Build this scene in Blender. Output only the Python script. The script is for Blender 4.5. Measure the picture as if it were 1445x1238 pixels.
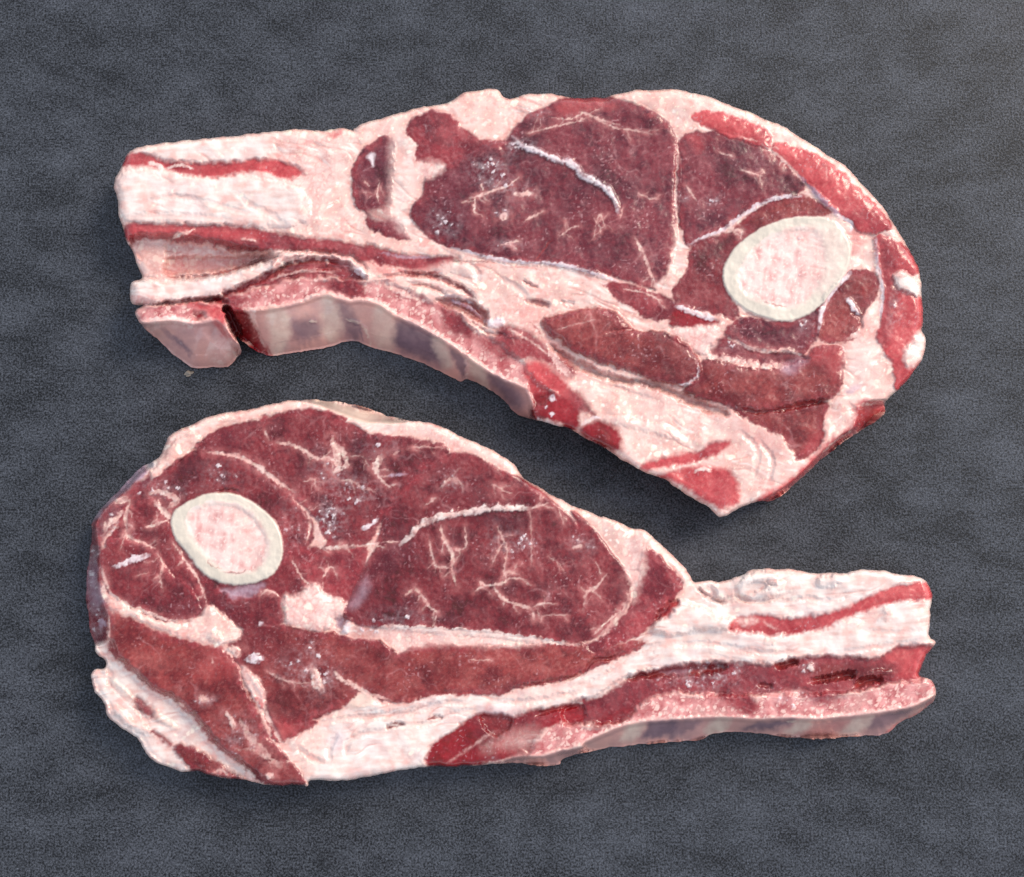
import bpy, math, numpy as np
from mathutils import Matrix, Vector

# ------------------------------------------------------------------ camera, world, light
for o in list(bpy.data.objects):
    bpy.data.objects.remove(o)
SC = bpy.context.scene
COL = SC.collection
W0, H0 = 1445.0, 1238.0            # the photograph's frame
S = 3613.0                         # photo pixels per metre on the counter (40 cm across)
D = 0.50                           # camera distance to the middle of the counter
TILT = math.radians(7)
F = D * S
cam_d = bpy.data.cameras.new('camera')
cam = bpy.data.objects.new('camera', cam_d)
COL.objects.link(cam)
cam_d.sensor_fit = 'HORIZONTAL'
cam_d.sensor_width = 36.0
cam_d.lens = 36.0 * F / W0
cam_d.clip_start = 0.01
cam_d.clip_end = 50
cam.location = (0, -D * math.sin(TILT), D * math.cos(TILT))
cam.rotation_euler = (TILT, 0, 0)
SC.camera = cam
CAMP = np.array((0.0, -D * math.sin(TILT), D * math.cos(TILT)))

SUN_EL, SUN_AZ = math.radians(40), math.radians(38)     # azimuth from +X towards +Y
world = bpy.data.worlds.new('World')
SC.world = world
world.use_nodes = True
wn = world.node_tree
bg = wn.nodes['Background']
sky = wn.nodes.new('ShaderNodeTexSky')
sky.sky_type = 'NISHITA'
sky.sun_disc = False
sky.sun_elevation = SUN_EL
sky.sun_rotation = math.radians(90) - SUN_AZ
sky.air_density = 1.0
sky.dust_density = 1.5
hs = wn.nodes.new('ShaderNodeHueSaturation')          # a hazy, paler sky
hs.inputs['Saturation'].default_value = 0.42
wn.links.new(sky.outputs[0], hs.inputs['Color'])
wn.links.new(hs.outputs[0], bg.inputs[0])
bg.inputs[1].default_value = 0.15
sun_d = bpy.data.lights.new('sun', 'SUN')
sun = bpy.data.objects.new('sun', sun_d)
COL.objects.link(sun)
sun_d.energy = 0.85
sun_d.angle = math.radians(20)
sun_d.color = (1.0, 0.82, 0.62)
sd_ = Vector((math.cos(SUN_EL) * math.cos(SUN_AZ), math.cos(SUN_EL) * math.sin(SUN_AZ), math.sin(SUN_EL)))
sun.rotation_euler = sd_.to_track_quat('Z', 'Y').to_euler()
sun.location = sd_ * 3
SC.view_settings.view_transform = 'Standard'
SC.view_settings.look = 'None'
SC.view_settings.exposure = 1.24
SC.view_settings.gamma = 1
SC.render.engine = 'CYCLES'

# ------------------------------------------------------------------ helpers
RS = np.random.RandomState(7)
PERM = RS.permutation(4096)
GRAD = np.stack([np.cos(np.linspace(0, 2 * np.pi, 4096, endpoint=False)), np.sin(np.linspace(0, 2 * np.pi, 4096, endpoint=False))], 1)[RS.permutation(4096)]

def perlin(x, y, seed=0):
    xi = np.floor(x).astype(np.int64); yi = np.floor(y).astype(np.int64)
    fx = x - xi; fy = y - yi
    u = fx * fx * fx * (fx * (fx * 6 - 15) + 10); v = fy * fy * fy * (fy * (fy * 6 - 15) + 10)
    def g(ix, iy, dx, dy):
        h = PERM[(PERM[(ix + seed * 131) & 4095] + iy) & 4095]
        gg = GRAD[h]
        return gg[..., 0] * dx + gg[..., 1] * dy
    a = g(xi, yi, fx, fy); b = g(xi + 1, yi, fx - 1, fy)
    c = g(xi, yi + 1, fx, fy - 1); d = g(xi + 1, yi + 1, fx - 1, fy - 1)
    return ((a + (b - a) * u) * (1 - v) + (c + (d - c) * u) * v) * 1.5

def fbm(x, y, wl, oct=3, seed=0, gain=0.5):
    s = np.zeros_like(x); a = 1.0; t = 0
    for k in range(oct):
        s += a * perlin(x / wl, y / wl, seed + k * 17); t += a
        a *= gain; wl *= 0.5
    return s / t * 1.25

def sst(a, b, x):
    t = np.clip((x - a) / (b - a), 0, 1)
    return t * t * (3 - 2 * t)

def worley(x, y, wl, seed=0):
    x = x / wl; y = y / wl
    xi = np.floor(x).astype(np.int64); yi = np.floor(y).astype(np.int64)
    f1 = np.full(x.shape, 9.0); f2 = f1.copy(); idn = np.zeros(x.shape)
    for i in (-1, 0, 1):
        for j in (-1, 0, 1):
            h = PERM[(PERM[(xi + i + seed * 57) & 4095] + yi + j) & 4095]
            d = np.hypot(xi + i + 0.5 + GRAD[h][..., 0] * 0.42 - x, yi + j + 0.5 + GRAD[h][..., 1] * 0.42 - y)
            m = d < f1
            f2 = np.where(m, f1, np.minimum(f2, d)); idn = np.where(m, h / 4096.0, idn); f1 = np.where(m, d, f1)
    return f2 - f1, idn, f1

def lin(c):
    c = np.asarray(c, float) / 255.0
    return np.where(c <= 0.04045, c / 12.92, ((c + 0.055) / 1.055) ** 2.4)

ALB = 0.86
def alb(*c):
    return lin(c) * ALB

ZT = {'A1': (140, 100, 3.6125), 'A2': (480, 100, 3.6125), 'A3': (820, 100, 2.89), 'A4': (150, 340, 3.6125), 'A5': (480, 340, 3.6125),
      'A6': (820, 400, 2.89), 'B1': (100, 550, 3.6125), 'B2': (450, 550, 3.6125), 'B3': (800, 650, 2.676), 'B4': (100, 820, 3.6125),
      'B5': (420, 820, 3.6125), 'P': (0, 0, 1)}

def pts(s):
    out = []; z = ZT['P']
    for t in s.split():
        if t in ZT:
            z = ZT[t]
        else:
            a, b = t.split(',')
            out.append((z[0] + float(a) / z[2], z[1] + float(b) / z[2]))
    return np.array(out)

def catmull(p, n=3, closed=True):
    if len(p) < 3:
        return p
    if closed:
        q = np.vstack([p[-1:], p, p[:2]])
    else:
        q = np.vstack([2 * p[:1] - p[1:2], p, 2 * p[-1:] - p[-2:-1]])
    out = []
    for i in range(1, len(q) - 2):
        p0, p1, p2, p3 = q[i - 1:i + 3]
        for k in range(n):
            t = k / n
            out.append(0.5 * (2 * p1 + (p2 - p0) * t + (2 * p0 - 5 * p1 + 4 * p2 - p3) * t * t + (3 * p1 - p0 - 3 * p2 + p3) * t ** 3))
    if not closed:
        out.append(q[-2])
    return np.array(out)

def seg_dist(px, py, a, b):
    d = b - a; L = d @ d + 1e-9
    t = np.clip(((px - a[0]) * d[0] + (py - a[1]) * d[1]) / L, 0, 1)
    return np.hypot(px - a[0] - t * d[0], py - a[1] - t * d[1]), t

def poly_sd(px, py, poly):
    d = np.full(px.shape, 1e9); ins = np.zeros(px.shape, bool)
    n = len(poly)
    for i in range(n):
        a, b = poly[i], poly[(i + 1) % n]
        d = np.minimum(d, seg_dist(px, py, a, b)[0])
        c = (a[1] > py) != (b[1] > py)
        if a[1] != b[1]:
            ins ^= c & (px < (b[0] - a[0]) * (py - a[1]) / (b[1] - a[1]) + a[0])
    return np.where(ins, -d, d)

def line_dist(px, py, pl):
    d = np.full(px.shape, 1e9); tt = np.zeros(px.shape)
    n = len(pl) - 1
    for i in range(n):
        e, t = seg_dist(px, py, pl[i], pl[i + 1])
        m = e < d
        d = np.where(m, e, d); tt = np.where(m, (i + t) / n, tt)
    return d, tt

def unproject(px, py, z):
    u = (px - W0 / 2) / F; v = -(py - H0 / 2) / F
    c, s = math.cos(TILT), math.sin(TILT)
    dx, dy, dz = u, v * c + s, v * s - c
    k = (z - CAMP[2]) / dz
    return np.stack([CAMP[0] + dx * k, CAMP[1] + dy * k, np.broadcast_to(z, px.shape)], -1)

# ------------------------------------------------------------------ materials
def nd(nt, t, **kw):
    n = nt.nodes.new(t)
    for k, v in kw.items():
        setattr(n, k, v)
    return n

def noise_node(nt, vec, scale, detail=3, rough=0.55):
    n = nd(nt, 'ShaderNodeTexNoise')
    n.inputs['Scale'].default_value = scale; n.inputs['Detail'].default_value = detail; n.inputs['Roughness'].default_value = rough
    nt.links.new(vec, n.inputs['Vector'])
    return n

def mth(nt, op, a, b=None, clamp=False):
    n = nd(nt, 'ShaderNodeMath', operation=op, use_clamp=clamp)
    for i, x in enumerate((a, b)):
        if x is None: continue
        if isinstance(x, (int, float)): n.inputs[i].default_value = x
        else: nt.links.new(x, n.inputs[i])
    return n.outputs[0]

def mixc(nt, f, a, b, mode='MIX'):
    n = nd(nt, 'ShaderNodeMix', data_type='RGBA', blend_type=mode)
    for k, x in ((0, f), (6, a), (7, b)):
        if isinstance(x, (int, float)): n.inputs[k].default_value = x
        elif isinstance(x, tuple): n.inputs[k].default_value = (*x, 1)
        else: nt.links.new(x, n.inputs[k])
    return n.outputs[2]

def mrange(nt, x, a, b, c=0.0, d=1.0):
    n = nd(nt, 'ShaderNodeMapRange')
    nt.links.new(x, n.inputs[0])
    for i, v in enumerate((a, b, c, d)): n.inputs[i + 1].default_value = v
    return n.outputs[0]

def meat_material():
    m = bpy.data.materials.new('raw_lamb'); m.use_nodes = True
    nt = m.node_tree; b = nt.nodes['Principled BSDF']; L = nt.links.new
    tc = nd(nt, 'ShaderNodeTexCoord').outputs['Object']
    a = nd(nt, 'ShaderNodeAttribute', attribute_name='albedo').outputs['Color']
    ti = nd(nt, 'ShaderNodeAttribute', attribute_name='tissue').outputs['Color']
    sp = nd(nt, 'ShaderNodeSeparateColor'); L(ti, sp.inputs[0])
    mus, gra, glo = sp.outputs[0], sp.outputs[1], sp.outputs[2]
    n1 = noise_node(nt, tc, 900, 3).outputs['Fac']
    n2 = noise_node(nt, tc, 2200, 2).outputs['Fac']
    n3 = noise_node(nt, tc, 350, 3).outputs['Fac']
    # fine grain in the tissue's own colour
    g = mth(nt, 'MULTIPLY', mrange(nt, n1, 0.3, 0.7, 0.90, 1.10), mrange(nt, n2, 0.3, 0.7, 0.94, 1.06))
    g = mth(nt, 'POWER', g, mrange(nt, mus, 0, 1, 0.3, 1.0))
    vg = nd(nt, 'ShaderNodeCombineXYZ')
    for i in range(3): L(g, vg.inputs[i])
    col = mixc(nt, 1.0, a, vg.outputs[0], 'MULTIPLY')
    fl = mth(nt, 'MULTIPLY', mrange(nt, n2, 0.60, 0.72), mth(nt, 'MULTIPLY', mus, mrange(nt, n3, 0.45, 0.65)), True)
    col = mixc(nt, mth(nt, 'MULTIPLY', fl, 0.2), col, (0.50, 0.29, 0.26))
    L(col, b.inputs['Base Color'])
    r = mth(nt, 'SUBTRACT', mrange(nt, n1, 0.3, 0.7, 0.44, 0.30), mth(nt, 'MULTIPLY', glo, 0.22))
    L(r, b.inputs['Roughness'])
    b.inputs['IOR'].default_value = 1.40
    b.inputs['Specular IOR Level'].default_value = 0.5
    h = mth(nt, 'ADD', mth(nt, 'MULTIPLY', n1, mrange(nt, mus, 0, 1, 0.1, 1.0)), mth(nt, 'MULTIPLY', n2, mrange(nt, gra, 0, 1, 0.1, 1.1)))
    bp = nd(nt, 'ShaderNodeBump'); bp.inputs['Distance'].default_value = 0.00005; bp.inputs['Strength'].default_value = 0.8
    L(h, bp.inputs['Height']); L(bp.outputs[0], b.inputs['Normal'])
    # the wet film on top
    b.inputs['Coat Weight'].default_value = 0.3; b.inputs['Coat Roughness'].default_value = 0.12; b.inputs['Coat IOR'].default_value = 1.36
    n4 = noise_node(nt, tc, 380, 2).outputs['Fac']
    b2 = nd(nt, 'ShaderNodeBump'); b2.inputs['Distance'].default_value = 0.00016; b2.inputs['Strength'].default_value = 0.7
    L(mth(nt, 'ADD', mth(nt, 'MULTIPLY', n4, mrange(nt, mus, 0, 1, 0.45, 1.0)), mth(nt, 'MULTIPLY', n1, mrange(nt, gra, 0, 1, 0.1, 0.6))), b2.inputs['Height']); 
    n5 = noise_node(nt, tc, 1500, 1).outputs['Fac']                      # tiny wet beads that catch the sun
    b3 = nd(nt, 'ShaderNodeBump'); b3.inputs['Distance'].default_value = 0.0005; b3.inputs['Strength'].default_value = 0.9
    L(mth(nt, 'MULTIPLY', mrange(nt, n5, 0.60, 0.78), mrange(nt, mus, 0.2, 1.0, 0.12, 1.0)), b3.inputs['Height']); L(b2.outputs[0], b3.inputs['Normal']); L(b3.outputs[0], b.inputs['Coat Normal'])
    return m

def slab_material():
    m = bpy.data.materials.new('dark_slate'); m.use_nodes = True
    nt = m.node_tree; b = nt.nodes['Principled BSDF']; L = nt.links.new
    tc = nd(nt, 'ShaderNodeTexCoord').outputs['Object']
    mp = nd(nt, 'ShaderNodeMapping'); L(tc, mp.inputs[0])
    mp.inputs['Rotation'].default_value = (0, 0, 0.6); mp.inputs['Scale'].default_value = (1, 1.6, 1)
    big = noise_node(nt, mp.outputs[0], 14, 6, 0.62).outputs['Fac']
    mid = noise_node(nt, mp.outputs[0], 55, 8, 0.72).outputs['Fac']
    fin = noise_node(nt, tc, 1350, 3, 0.65).outputs['Fac']
    fi2 = noise_node(nt, tc, 520, 3, 0.6).outputs['Fac']
    v = mth(nt, 'ADD', mrange(nt, big, 0.3, 0.7, -0.009, 0.013), mrange(nt, mid, 0.3, 0.7, -0.012, 0.017))
    v = mth(nt, 'ADD', v, mrange(nt, fin, 0.34, 0.66, -0.028, 0.044))
    v = mth(nt, 'ADD', v, mrange(nt, fi2, 0.3, 0.7, -0.010, 0.010))
    gr = noise_node(nt, tc, 1900, 1).outputs['Fac']
    v = mth(nt, 'ADD', v, mrange(nt, gr, 0.68, 0.80, 0.0, 0.09))
    v = mth(nt, 'MAXIMUM', mth(nt, 'ADD', v, 0.018), 0.006)
    c = nd(nt, 'ShaderNodeCombineColor')
    L(v, c.inputs[0]); L(mth(nt, 'MULTIPLY', v, 1.11), c.inputs[1]); L(mth(nt, 'MULTIPLY', v, 1.34), c.inputs[2])
    L(c.outputs[0], b.inputs['Base Color'])
    L(mrange(nt, fin, 0.3, 0.7, 0.55, 0.36), b.inputs['Roughness'])
    b.inputs['Specular IOR Level'].default_value = 0.18
    bp = nd(nt, 'ShaderNodeBump'); bp.inputs['Distance'].default_value = 0.0003; bp.inputs['Strength'].default_value = 0.6
    L(mth(nt, 'ADD', fin, mth(nt, 'MULTIPLY', fi2, 0.35)), bp.inputs['Height']); L(bp.outputs[0], b.inputs['Normal'])
    return m

MEAT = meat_material()

# ------------------------------------------------------------------ the counter
gm = bpy.data.meshes.new('countertop')
gm.from_pydata([(-1.2, -1.2, 0), (1.2, -1.2, 0), (1.2, 1.2, 0), (-1.2, 1.2, 0), (-1.2, -1.2, -0.03), (1.2, -1.2, -0.03), (1.2, 1.2, -0.03), (-1.2, 1.2, -0.03)], [],
               [(0, 1, 2, 3), (7, 6, 5, 4), (0, 4, 5, 1), (1, 5, 6, 2), (2, 6, 7, 3), (3, 7, 4, 0)])
gm.materials.append(slab_material())
ground = bpy.data.objects.new('countertop', gm); COL.objects.link(ground)
ground['kind'] = 'structure'

# ------------------------------------------------------------------ tissue colours on a grid
def tissues(X, Y):
    f_lo = fbm(X, Y, 60, 3, 1); f_md = fbm(X, Y, 18, 3, 2); f_hi = fbm(X, Y, 6, 2, 3); f_vh = fbm(X, Y, 3.2, 1, 4)
    gran = fbm(X, Y, 4.5, 2, 5); streak = fbm(X * 0.25, Y, 7, 3, 6)
    wob = 4 * f_md; lob, lid, _ = worley(X + wob, Y + 4 * f_hi, 11, 3); lo2, li2, _ = worley(X + wob, Y - wob, 6, 5)
    lobm = sst(-0.1, 0.35, fbm(X, Y, 50, 2, 12))
    def mix(a, b, t): return a + (b - a) * np.clip(t, 0, 1)[..., None]
    def full(*c): return np.broadcast_to(alb(*c), X.shape + (3,)).copy()
    T = {}
    c = mix(full(219, 174, 163), full(236, 212, 201), 0.36 + 0.8 * f_md + 0.9 * f_lo)
    c = mix(c, full(218, 152, 142), sst(0.05, 0.7, f_lo + 0.3 * f_hi + 0.4 * streak) * 0.7)
    c = mix(c, full(240, 222, 194), sst(0.35, 0.7, gran) * 0.7)
    c = mix(c, full(196, 132, 126), sst(0.50, 0.95, -f_hi - 0.6 * f_md) * 0.45)
    c = mix(c, full(222, 160, 148), sst(0.28, 0.0, lob) * lobm * 0.45)
    c = mix(c, full(248, 236, 214), sst(0.72, 0.95, lid) * sst(0.1, 0.5, lob) * lobm * 0.75)
    c = mix(c, full(250, 240, 226), sst(0.88, 0.97, li2) * sst(0.08, 0.4, lo2) * 0.7)
    c = mix(c, full(208, 132, 124), sst(0.22, 0.5, f_md + 0.4 * f_lo) * 0.45)
    T['fat'] = (c, (0.15, 0.55, 0.45))
    c = mix(full(230, 213, 205), full(216, 176, 165), 0.40 + 0.8 * f_md + 0.6 * streak)
    c = mix(c, full(226, 182, 174), sst(0.30, 0.9, f_lo + 0.6 * streak) * 0.5)
    c = mix(c, full(250, 238, 216), sst(0.80, 0.97, li2) * sst(0.05, 0.4, lo2) * lobm * 0.6)
    c = mix(c, full(230, 178, 168), sst(0.30, 0.6, f_md + 0.5 * f_lo) * 0.55)
    c = mix(c, full(214, 208, 218), sst(0.1, 0.6, -f_lo + 0.3 * f_md) * 0.15)
    T['white'] = (c, (0.05, 0.4, 0.4))
    c = mix(full(222, 176, 168), full(236, 206, 196), 0.4 + 0.8 * f_md)
    c = mix(c, full(200, 120, 116), sst(0.1, 0.8, f_lo + 0.5 * f_hi) * 0.6)
    c = mix(c, full(240, 224, 204), sst(0.3, 0.7, gran) * 0.7)
    c = mix(c, full(204, 128, 120), sst(0.3, 0.0, lob) * 0.35)
    c = mix(c, full(248, 234, 214), sst(0.8, 0.97, lid) * sst(0.1, 0.5, lob) * 0.6)
    T['pink'] = (c, (0.2, 0.7, 0.6))
    def muscle(base, dark, light, la, seed, vein=0.5):
        q = fbm(X, Y, 48, 4, seed, 0.6); r = fbm(X, Y, 8, 3, seed + 3)
        an = seed * 0.7; ca, sa = math.cos(an), math.sin(an)
        fb = fbm((X * ca + Y * sa) * 0.45, Y * ca - X * sa, 5.0, 2, seed + 13); f2 = fbm(X, Y, 4.5, 2, seed + 14)
        k = mix(full(*base), full(*dark), 0.40 + 1.4 * q + 0.6 * r + 0.5 * fb)
        k = mix(k, full(*light), sst(0.0, 0.7, 0.5 * f2 + 0.6 * fb + 0.4 * r - 0.4 * q) * la * 0.8)
        k = mix(k, full(*dark), sst(0.25, 0.7, -f2 - 0.6 * fb) * 0.35)
        wx = X + 6 * fbm(X, Y, 26, 2, seed + 5); wy = Y + 6 * fbm(X, Y, 26, 2, seed + 6)
        v = np.zeros_like(X)
        for kk, (wl, wd, am, lo) in enumerate(((70, 0.038, 0.32, -0.02), (40, 0.06, 0.25, 0.0), (18, 0.12, 0.10, 0.0))):
            rd = np.abs(fbm(wx, wy, wl, 3, seed + 20 + kk * 3, 0.35))
            den = sst(lo, lo + 0.45, fbm(X, Y, wl * 1.5, 2, seed + 21 + kk * 3))
            v = np.maximum(v, sst(wd, wd * 0.15, rd) * den * am * (0.75 + 0.8 * r))
        k = mix(k, full(*light), sst(0.0, 0.6, fbm(wx, wy, 34, 2, seed + 15)) * 0.35 * la)
        k = mix(k, full(198, 142, 142), np.clip(v, 0, 1) * vein * 1.7)
        sp = sst(0.52, 0.72, fbm(X, Y, 4.2, 1, seed + 11)) * sst(0.0, 0.5, fbm(X, Y, 40, 2, seed + 12))
        return mix(k, full(190, 142, 144), sp * 0.5)
    T['dark'] = (muscle((116, 49, 55), (80, 31, 40), (152, 90, 93), 0.55, 31), (1, 0.8, 0.5))
    T['wine'] = (muscle((121, 48, 51), (84, 30, 36), (154, 90, 90), 0.55, 51), (1, 0.8, 0.55))
    T['brown'] = (muscle((134, 57, 55), (98, 36, 38), (168, 98, 92), 0.55, 71), (1, 0.9, 0.6))
    T['mid'] = (muscle((144, 57, 61), (106, 38, 44), (178, 104, 104), 0.55, 91), (0.9, 0.8, 0.6))
    T['red'] = (muscle((186, 74, 76), (160, 52, 56), (212, 118, 112), 0.5, 111, 0.35), (0.6, 0.6, 0.65))
    T['blood'] = (muscle((140, 30, 36), (108, 20, 26), (172, 66, 70), 0.35, 131, 0.25), (0.6, 0.5, 0.8))
    T['slot'] = (muscle((150, 56, 54), (112, 34, 36), (170, 84, 80), 0.5, 151, 0.1), (0.8, 0.5, 0.6))
    c = mix(full(210, 146, 142), full(168, 80, 82), 0.45 + 1.2 * f_md + 0.5 * f_lo)
    c = mix(c, full(236, 200, 188), sst(0.45, 0.9, li2 + 0.5 * f_hi) * sst(0.0, 0.35, lo2) * 0.75)
    c = mix(c, full(150, 58, 62), sst(0.2, 0.0, lo2) * sst(-0.2, 0.4, f_md + f_hi) * 0.55)
    c = mix(c, full(228, 190, 180), sst(0.1, 0.6, f_lo + 0.6 * f_md) * 0.4)
    T['sponge'] = (c, (0.6, 1.0, 0.7))
    c = mix(full(214, 160, 148), full(188, 142, 138), 0.5 + 1.0 * f_lo + 0.3 * streak)
    c = mix(c, full(204, 160, 150), sst(0.2, 0.8, f_md) * 0.5)
    T['membrane'] = (c, (0.0, 0.1, 0.95))
    T['memdark'] = (mix(full(84, 72, 90), full(110, 92, 106), 0.5 + f_md), (0.0, 0.1, 0.95))
    T['mempale'] = (mix(full(224, 200, 182), full(208, 176, 162), 0.5 + f_md), (0.0, 0.1, 0.95))
    c = mix(full(216, 206, 191), full(200, 190, 176), 0.5 + 0.8 * f_lo + 0.3 * fbm(X, Y * 0.2, 3, 2, 8))
    T['bone'] = (c * np.array([1.0, 0.985, 0.97]), (0.0, 0.1, 0.5))
    c = mix(full(236, 204, 195), full(204, 146, 141), 0.26 + 0.7 * fbm(X + 0.15 * Y, Y * 0.2, 12, 3, 9) + 0.8 * f_md)
    c = mix(c, full(244, 226, 214), sst(0.2, 0.6, gran) * 0.6)
    T['marrow'] = (c, (0.1, 0.8, 0.5))
    c = mix(full(226, 214, 214), full(204, 180, 186), 0.4 + f_hi)
    T['sinew'] = (c, (0.1, 0.4, 0.7))
    T['veil'] = (mix(full(186, 160, 172), full(150, 110, 124), 0.4 + f_md + 0.4 * f_hi), (0.3, 0.4, 0.8))
    return T

STEP = 1.25

def build_chop(root_name, label, group, spec):
    sil = catmull(pts(spec['outline']), 3)
    # ragged outline
    dn = []
    for i in range(len(sil)):
        a, b = sil[i], sil[(i + 1) % len(sil)]
        n = max(1, int(np.hypot(*(b - a)) / 2.5))
        for k in range(n): dn.append(a + (b - a) * k / n)
    dn = np.array(dn)
    dn = dn + np.stack([fbm(dn[:, 0], dn[:, 1], 9, 2, 201), fbm(dn[:, 0], dn[:, 1], 9, 2, 202)], 1) * 1.1 + np.stack([fbm(dn[:, 0], dn[:, 1], 28, 1, 203), fbm(dn[:, 0], dn[:, 1], 28, 1, 204)], 1) * 1.8
    x0, y0 = dn.min(0) - 4; x1, y1 = dn.max(0) + 4
    nx = int((x1 - x0) / STEP) + 1; ny = int((y1 - y0) / STEP) + 1
    GX, GY = np.meshgrid(x0 + np.arange(nx) * STEP, y0 + np.arange(ny) * STEP)
    sd = poly_sd(GX, GY, sil)
    near = np.abs(sd) < 18
    sd[near] = poly_sd(GX[near], GY[near], dn)
    keep = sd < 0
    q = keep[:-1, :-1] & keep[1:, :-1] & keep[:-1, 1:] & keep[1:, 1:]
    # only the cells and vertices in use
    vid = np.arange(nx * ny).reshape(ny, nx)
    F4 = np.stack([vid[1:, :-1][q], vid[1:, 1:][q], vid[:-1, 1:][q], vid[:-1, :-1][q]], 1)
    used = np.unique(F4)
    rm = np.full(nx * ny, -1); rm[used] = np.arange(len(used))
    F4 = rm[F4]
    X = GX.ravel()[used]; Y = GY.ravel()[used]; ds = -sd.ravel()[used]
    # boundary edges -> snap onto the outline
    e = np.concatenate([F4[:, [0, 1]], F4[:, [1, 2]], F4[:, [2, 3]], F4[:, [3, 0]]])
    fe = np.tile(np.arange(len(F4)), 4)
    key = np.sort(e, 1); key = key[:, 0] * len(used) + key[:, 1]
    _, inv, cnt = np.unique(key, return_inverse=True, return_counts=True)
    be = cnt[inv] == 1
    BE = e[be]; BF = fe[be]
    bv = np.unique(BE)
    best = np.full(len(bv), 1e9); bx = X[bv].copy(); by = Y[bv].copy()
    for i in range(len(dn)):
        a, b = dn[i], dn[(i + 1) % len(dn)]
        if True:
            dd, t = seg_dist(X[bv], Y[bv], a, b)
            m = dd < best
            best[m] = dd[m]; bx[m] = a[0] + t[m] * (b[0] - a[0]); by[m] = a[1] + t[m] * (b[1] - a[1])
    mv = best < 4
    X[bv[mv]] = bx[mv]; Y[bv[mv]] = by[mv]; ds[bv] = 0
    N = len(X)
    T = tissues(X, Y)
    wx1 = fbm(X, Y, 14, 3, 211); wy1 = fbm(X, Y, 14, 3, 212)
    wx2 = fbm(X, Y, 5, 2, 213); wy2 = fbm(X, Y, 5, 2, 214)
    col = T['fat'][0].copy(); tis = np.tile(np.array(T['fat'][1]), (N, 1))
    lab = np.zeros(N, int); names = [('fat', None, None)]
    fatm = np.ones(N)
    H = spec['thick'] + 4 * fbm(X, Y, 150, 2, 221)
    Hadd = np.zeros(N)
    layers = []
    rb = np.random.RandomState(11)
    for r in spec['layers']:
        if r[0] == 'line' and r[2] == 'fat' and 1.2 <= r[4] <= 3.2 and r[5].get('dz', 0) == 0:      # marbling: finer, and it branches
            r = ('line', None, 'fat', r[3], r[4] * 0.72, dict(r[5], alpha=r[5].get('alpha', 0.9) * 0.9))
            q_ = catmull(pts(r[3]), 4, False)
            for _ in range(3 if len(q_) > 2 else 0):
                i = rb.randint(1, len(q_) - 1); t_ = q_[i] - q_[i - 1]; an = math.atan2(t_[1], t_[0]) + rb.choice([-1, 1]) * rb.uniform(0.5, 1.3)
                le = rb.uniform(7, 20); p0 = q_[i]; p1 = p0 + le * 0.55 * np.array([math.cos(an), math.sin(an)])
                an += rb.uniform(-0.6, 0.6); p2 = p1 + le * 0.6 * np.array([math.cos(an), math.sin(an)])
                layers.append(('line', None, 'fat', 'P ' + ' '.join('%.1f,%.1f' % tuple(z) for z in (p0, p1, p2)), r[4] * 0.6, dict(alpha=r[5]['alpha'] * 0.6)))
        layers.append(r)
    order = [r for r in layers]
    for r in order:
        kind = r[0]
        if kind == 'region':
            _, part, tissue, p, o = r
            wa = o.get('warp', 3.2)
            P = catmull(pts(p), 3)
            lo, hi = P.min(0) - 26, P.max(0) + 26
            m = np.where((X > lo[0]) & (X < hi[0]) & (Y > lo[1]) & (Y < hi[1]))[0]
            if not len(m): continue
            s_ = poly_sd(X[m] + wa * (1.2 * wx1[m] + 0.35 * wx2[m]), Y[m] + wa * (1.2 * wy1[m] + 0.35 * wy2[m]), P)
            if part == 'muscle': s_ = s_ - o.get('grow', 2.5)
            so = o.get('soft', 1.6) * (1.0 if part in ('bone', 'membrane') else 1.35)
            if tissue in ('memdark', 'mempale') and not part: so *= 0.55
            a = sst(so, -so, s_ + 0.6 * wy2[m]) * o.get('alpha', 1.0)
            if tissue:
                tc_, ta = T[tissue]
                tcm = tc_[m]
                if part == 'muscle':                                       # each muscle has its own drift of colour
                    sdn = len(names) * 7 + int(P[0, 0])
                    an = (sdn * 2.399) % 6.283; cx, cy = P.mean(0); sz = np.ptp(P, axis=0).max() * 0.5
                    gdr = ((X[m] - cx) * math.cos(an) + (Y[m] - cy) * math.sin(an)) / sz + 1.2 * fbm(X[m], Y[m], 70, 2, 400 + sdn % 50)
                    up_ = np.clip(gdr, 0, 1)[:, None] * 0.45; dn_ = np.clip(-gdr, 0, 1)[:, None] * 0.4
                    tcm = tcm * (1 + up_ * np.array([0.40, 0.55, 0.50])) * (1 - dn_ * np.array([0.50, 0.42, 0.28]))
                col[m] += (tcm - col[m]) * a[:, None]
                tis[m] += (np.array(ta) - tis[m]) * a[:, None]
                fa = 1.0 if tissue in ('fat', 'white', 'pink') else 0.0
                fatm[m] += (fa - fatm[m]) * a
            if part == 'muscle' and tissue in ('dark', 'wine', 'brown', 'mid'):
                out = sst(9, 0, s_) * sst(-2, 2, s_) * 0.42 * (0.6 + 1.2 * wx2[m]) * fatm[m]       # flushed fat beside it
                out = np.clip(out, 0, 0.6)
                col[m] += (alb(206, 132, 120) - col[m]) * out[:, None]
                inn = np.clip(a * sst(-16, 0, s_) * (0.55 + 1.6 * wx1[m]), 0, 0.75)                # redder towards its edge
                col[m] += (T['mid'][0][m] * 1.05 - col[m]) * inn[:, None]
            dw = o.get('dw', 4)
            Hadd[m] += o.get('dz', 0) * sst(dw, -dw, s_)
            bw = o.get('bw', 16)
            Hadd[m] += o.get('bulge', 0) * np.sqrt(np.clip(1 - (1 - np.clip(-s_ / bw, 0, 1)) ** 2, 0, 1))
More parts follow.
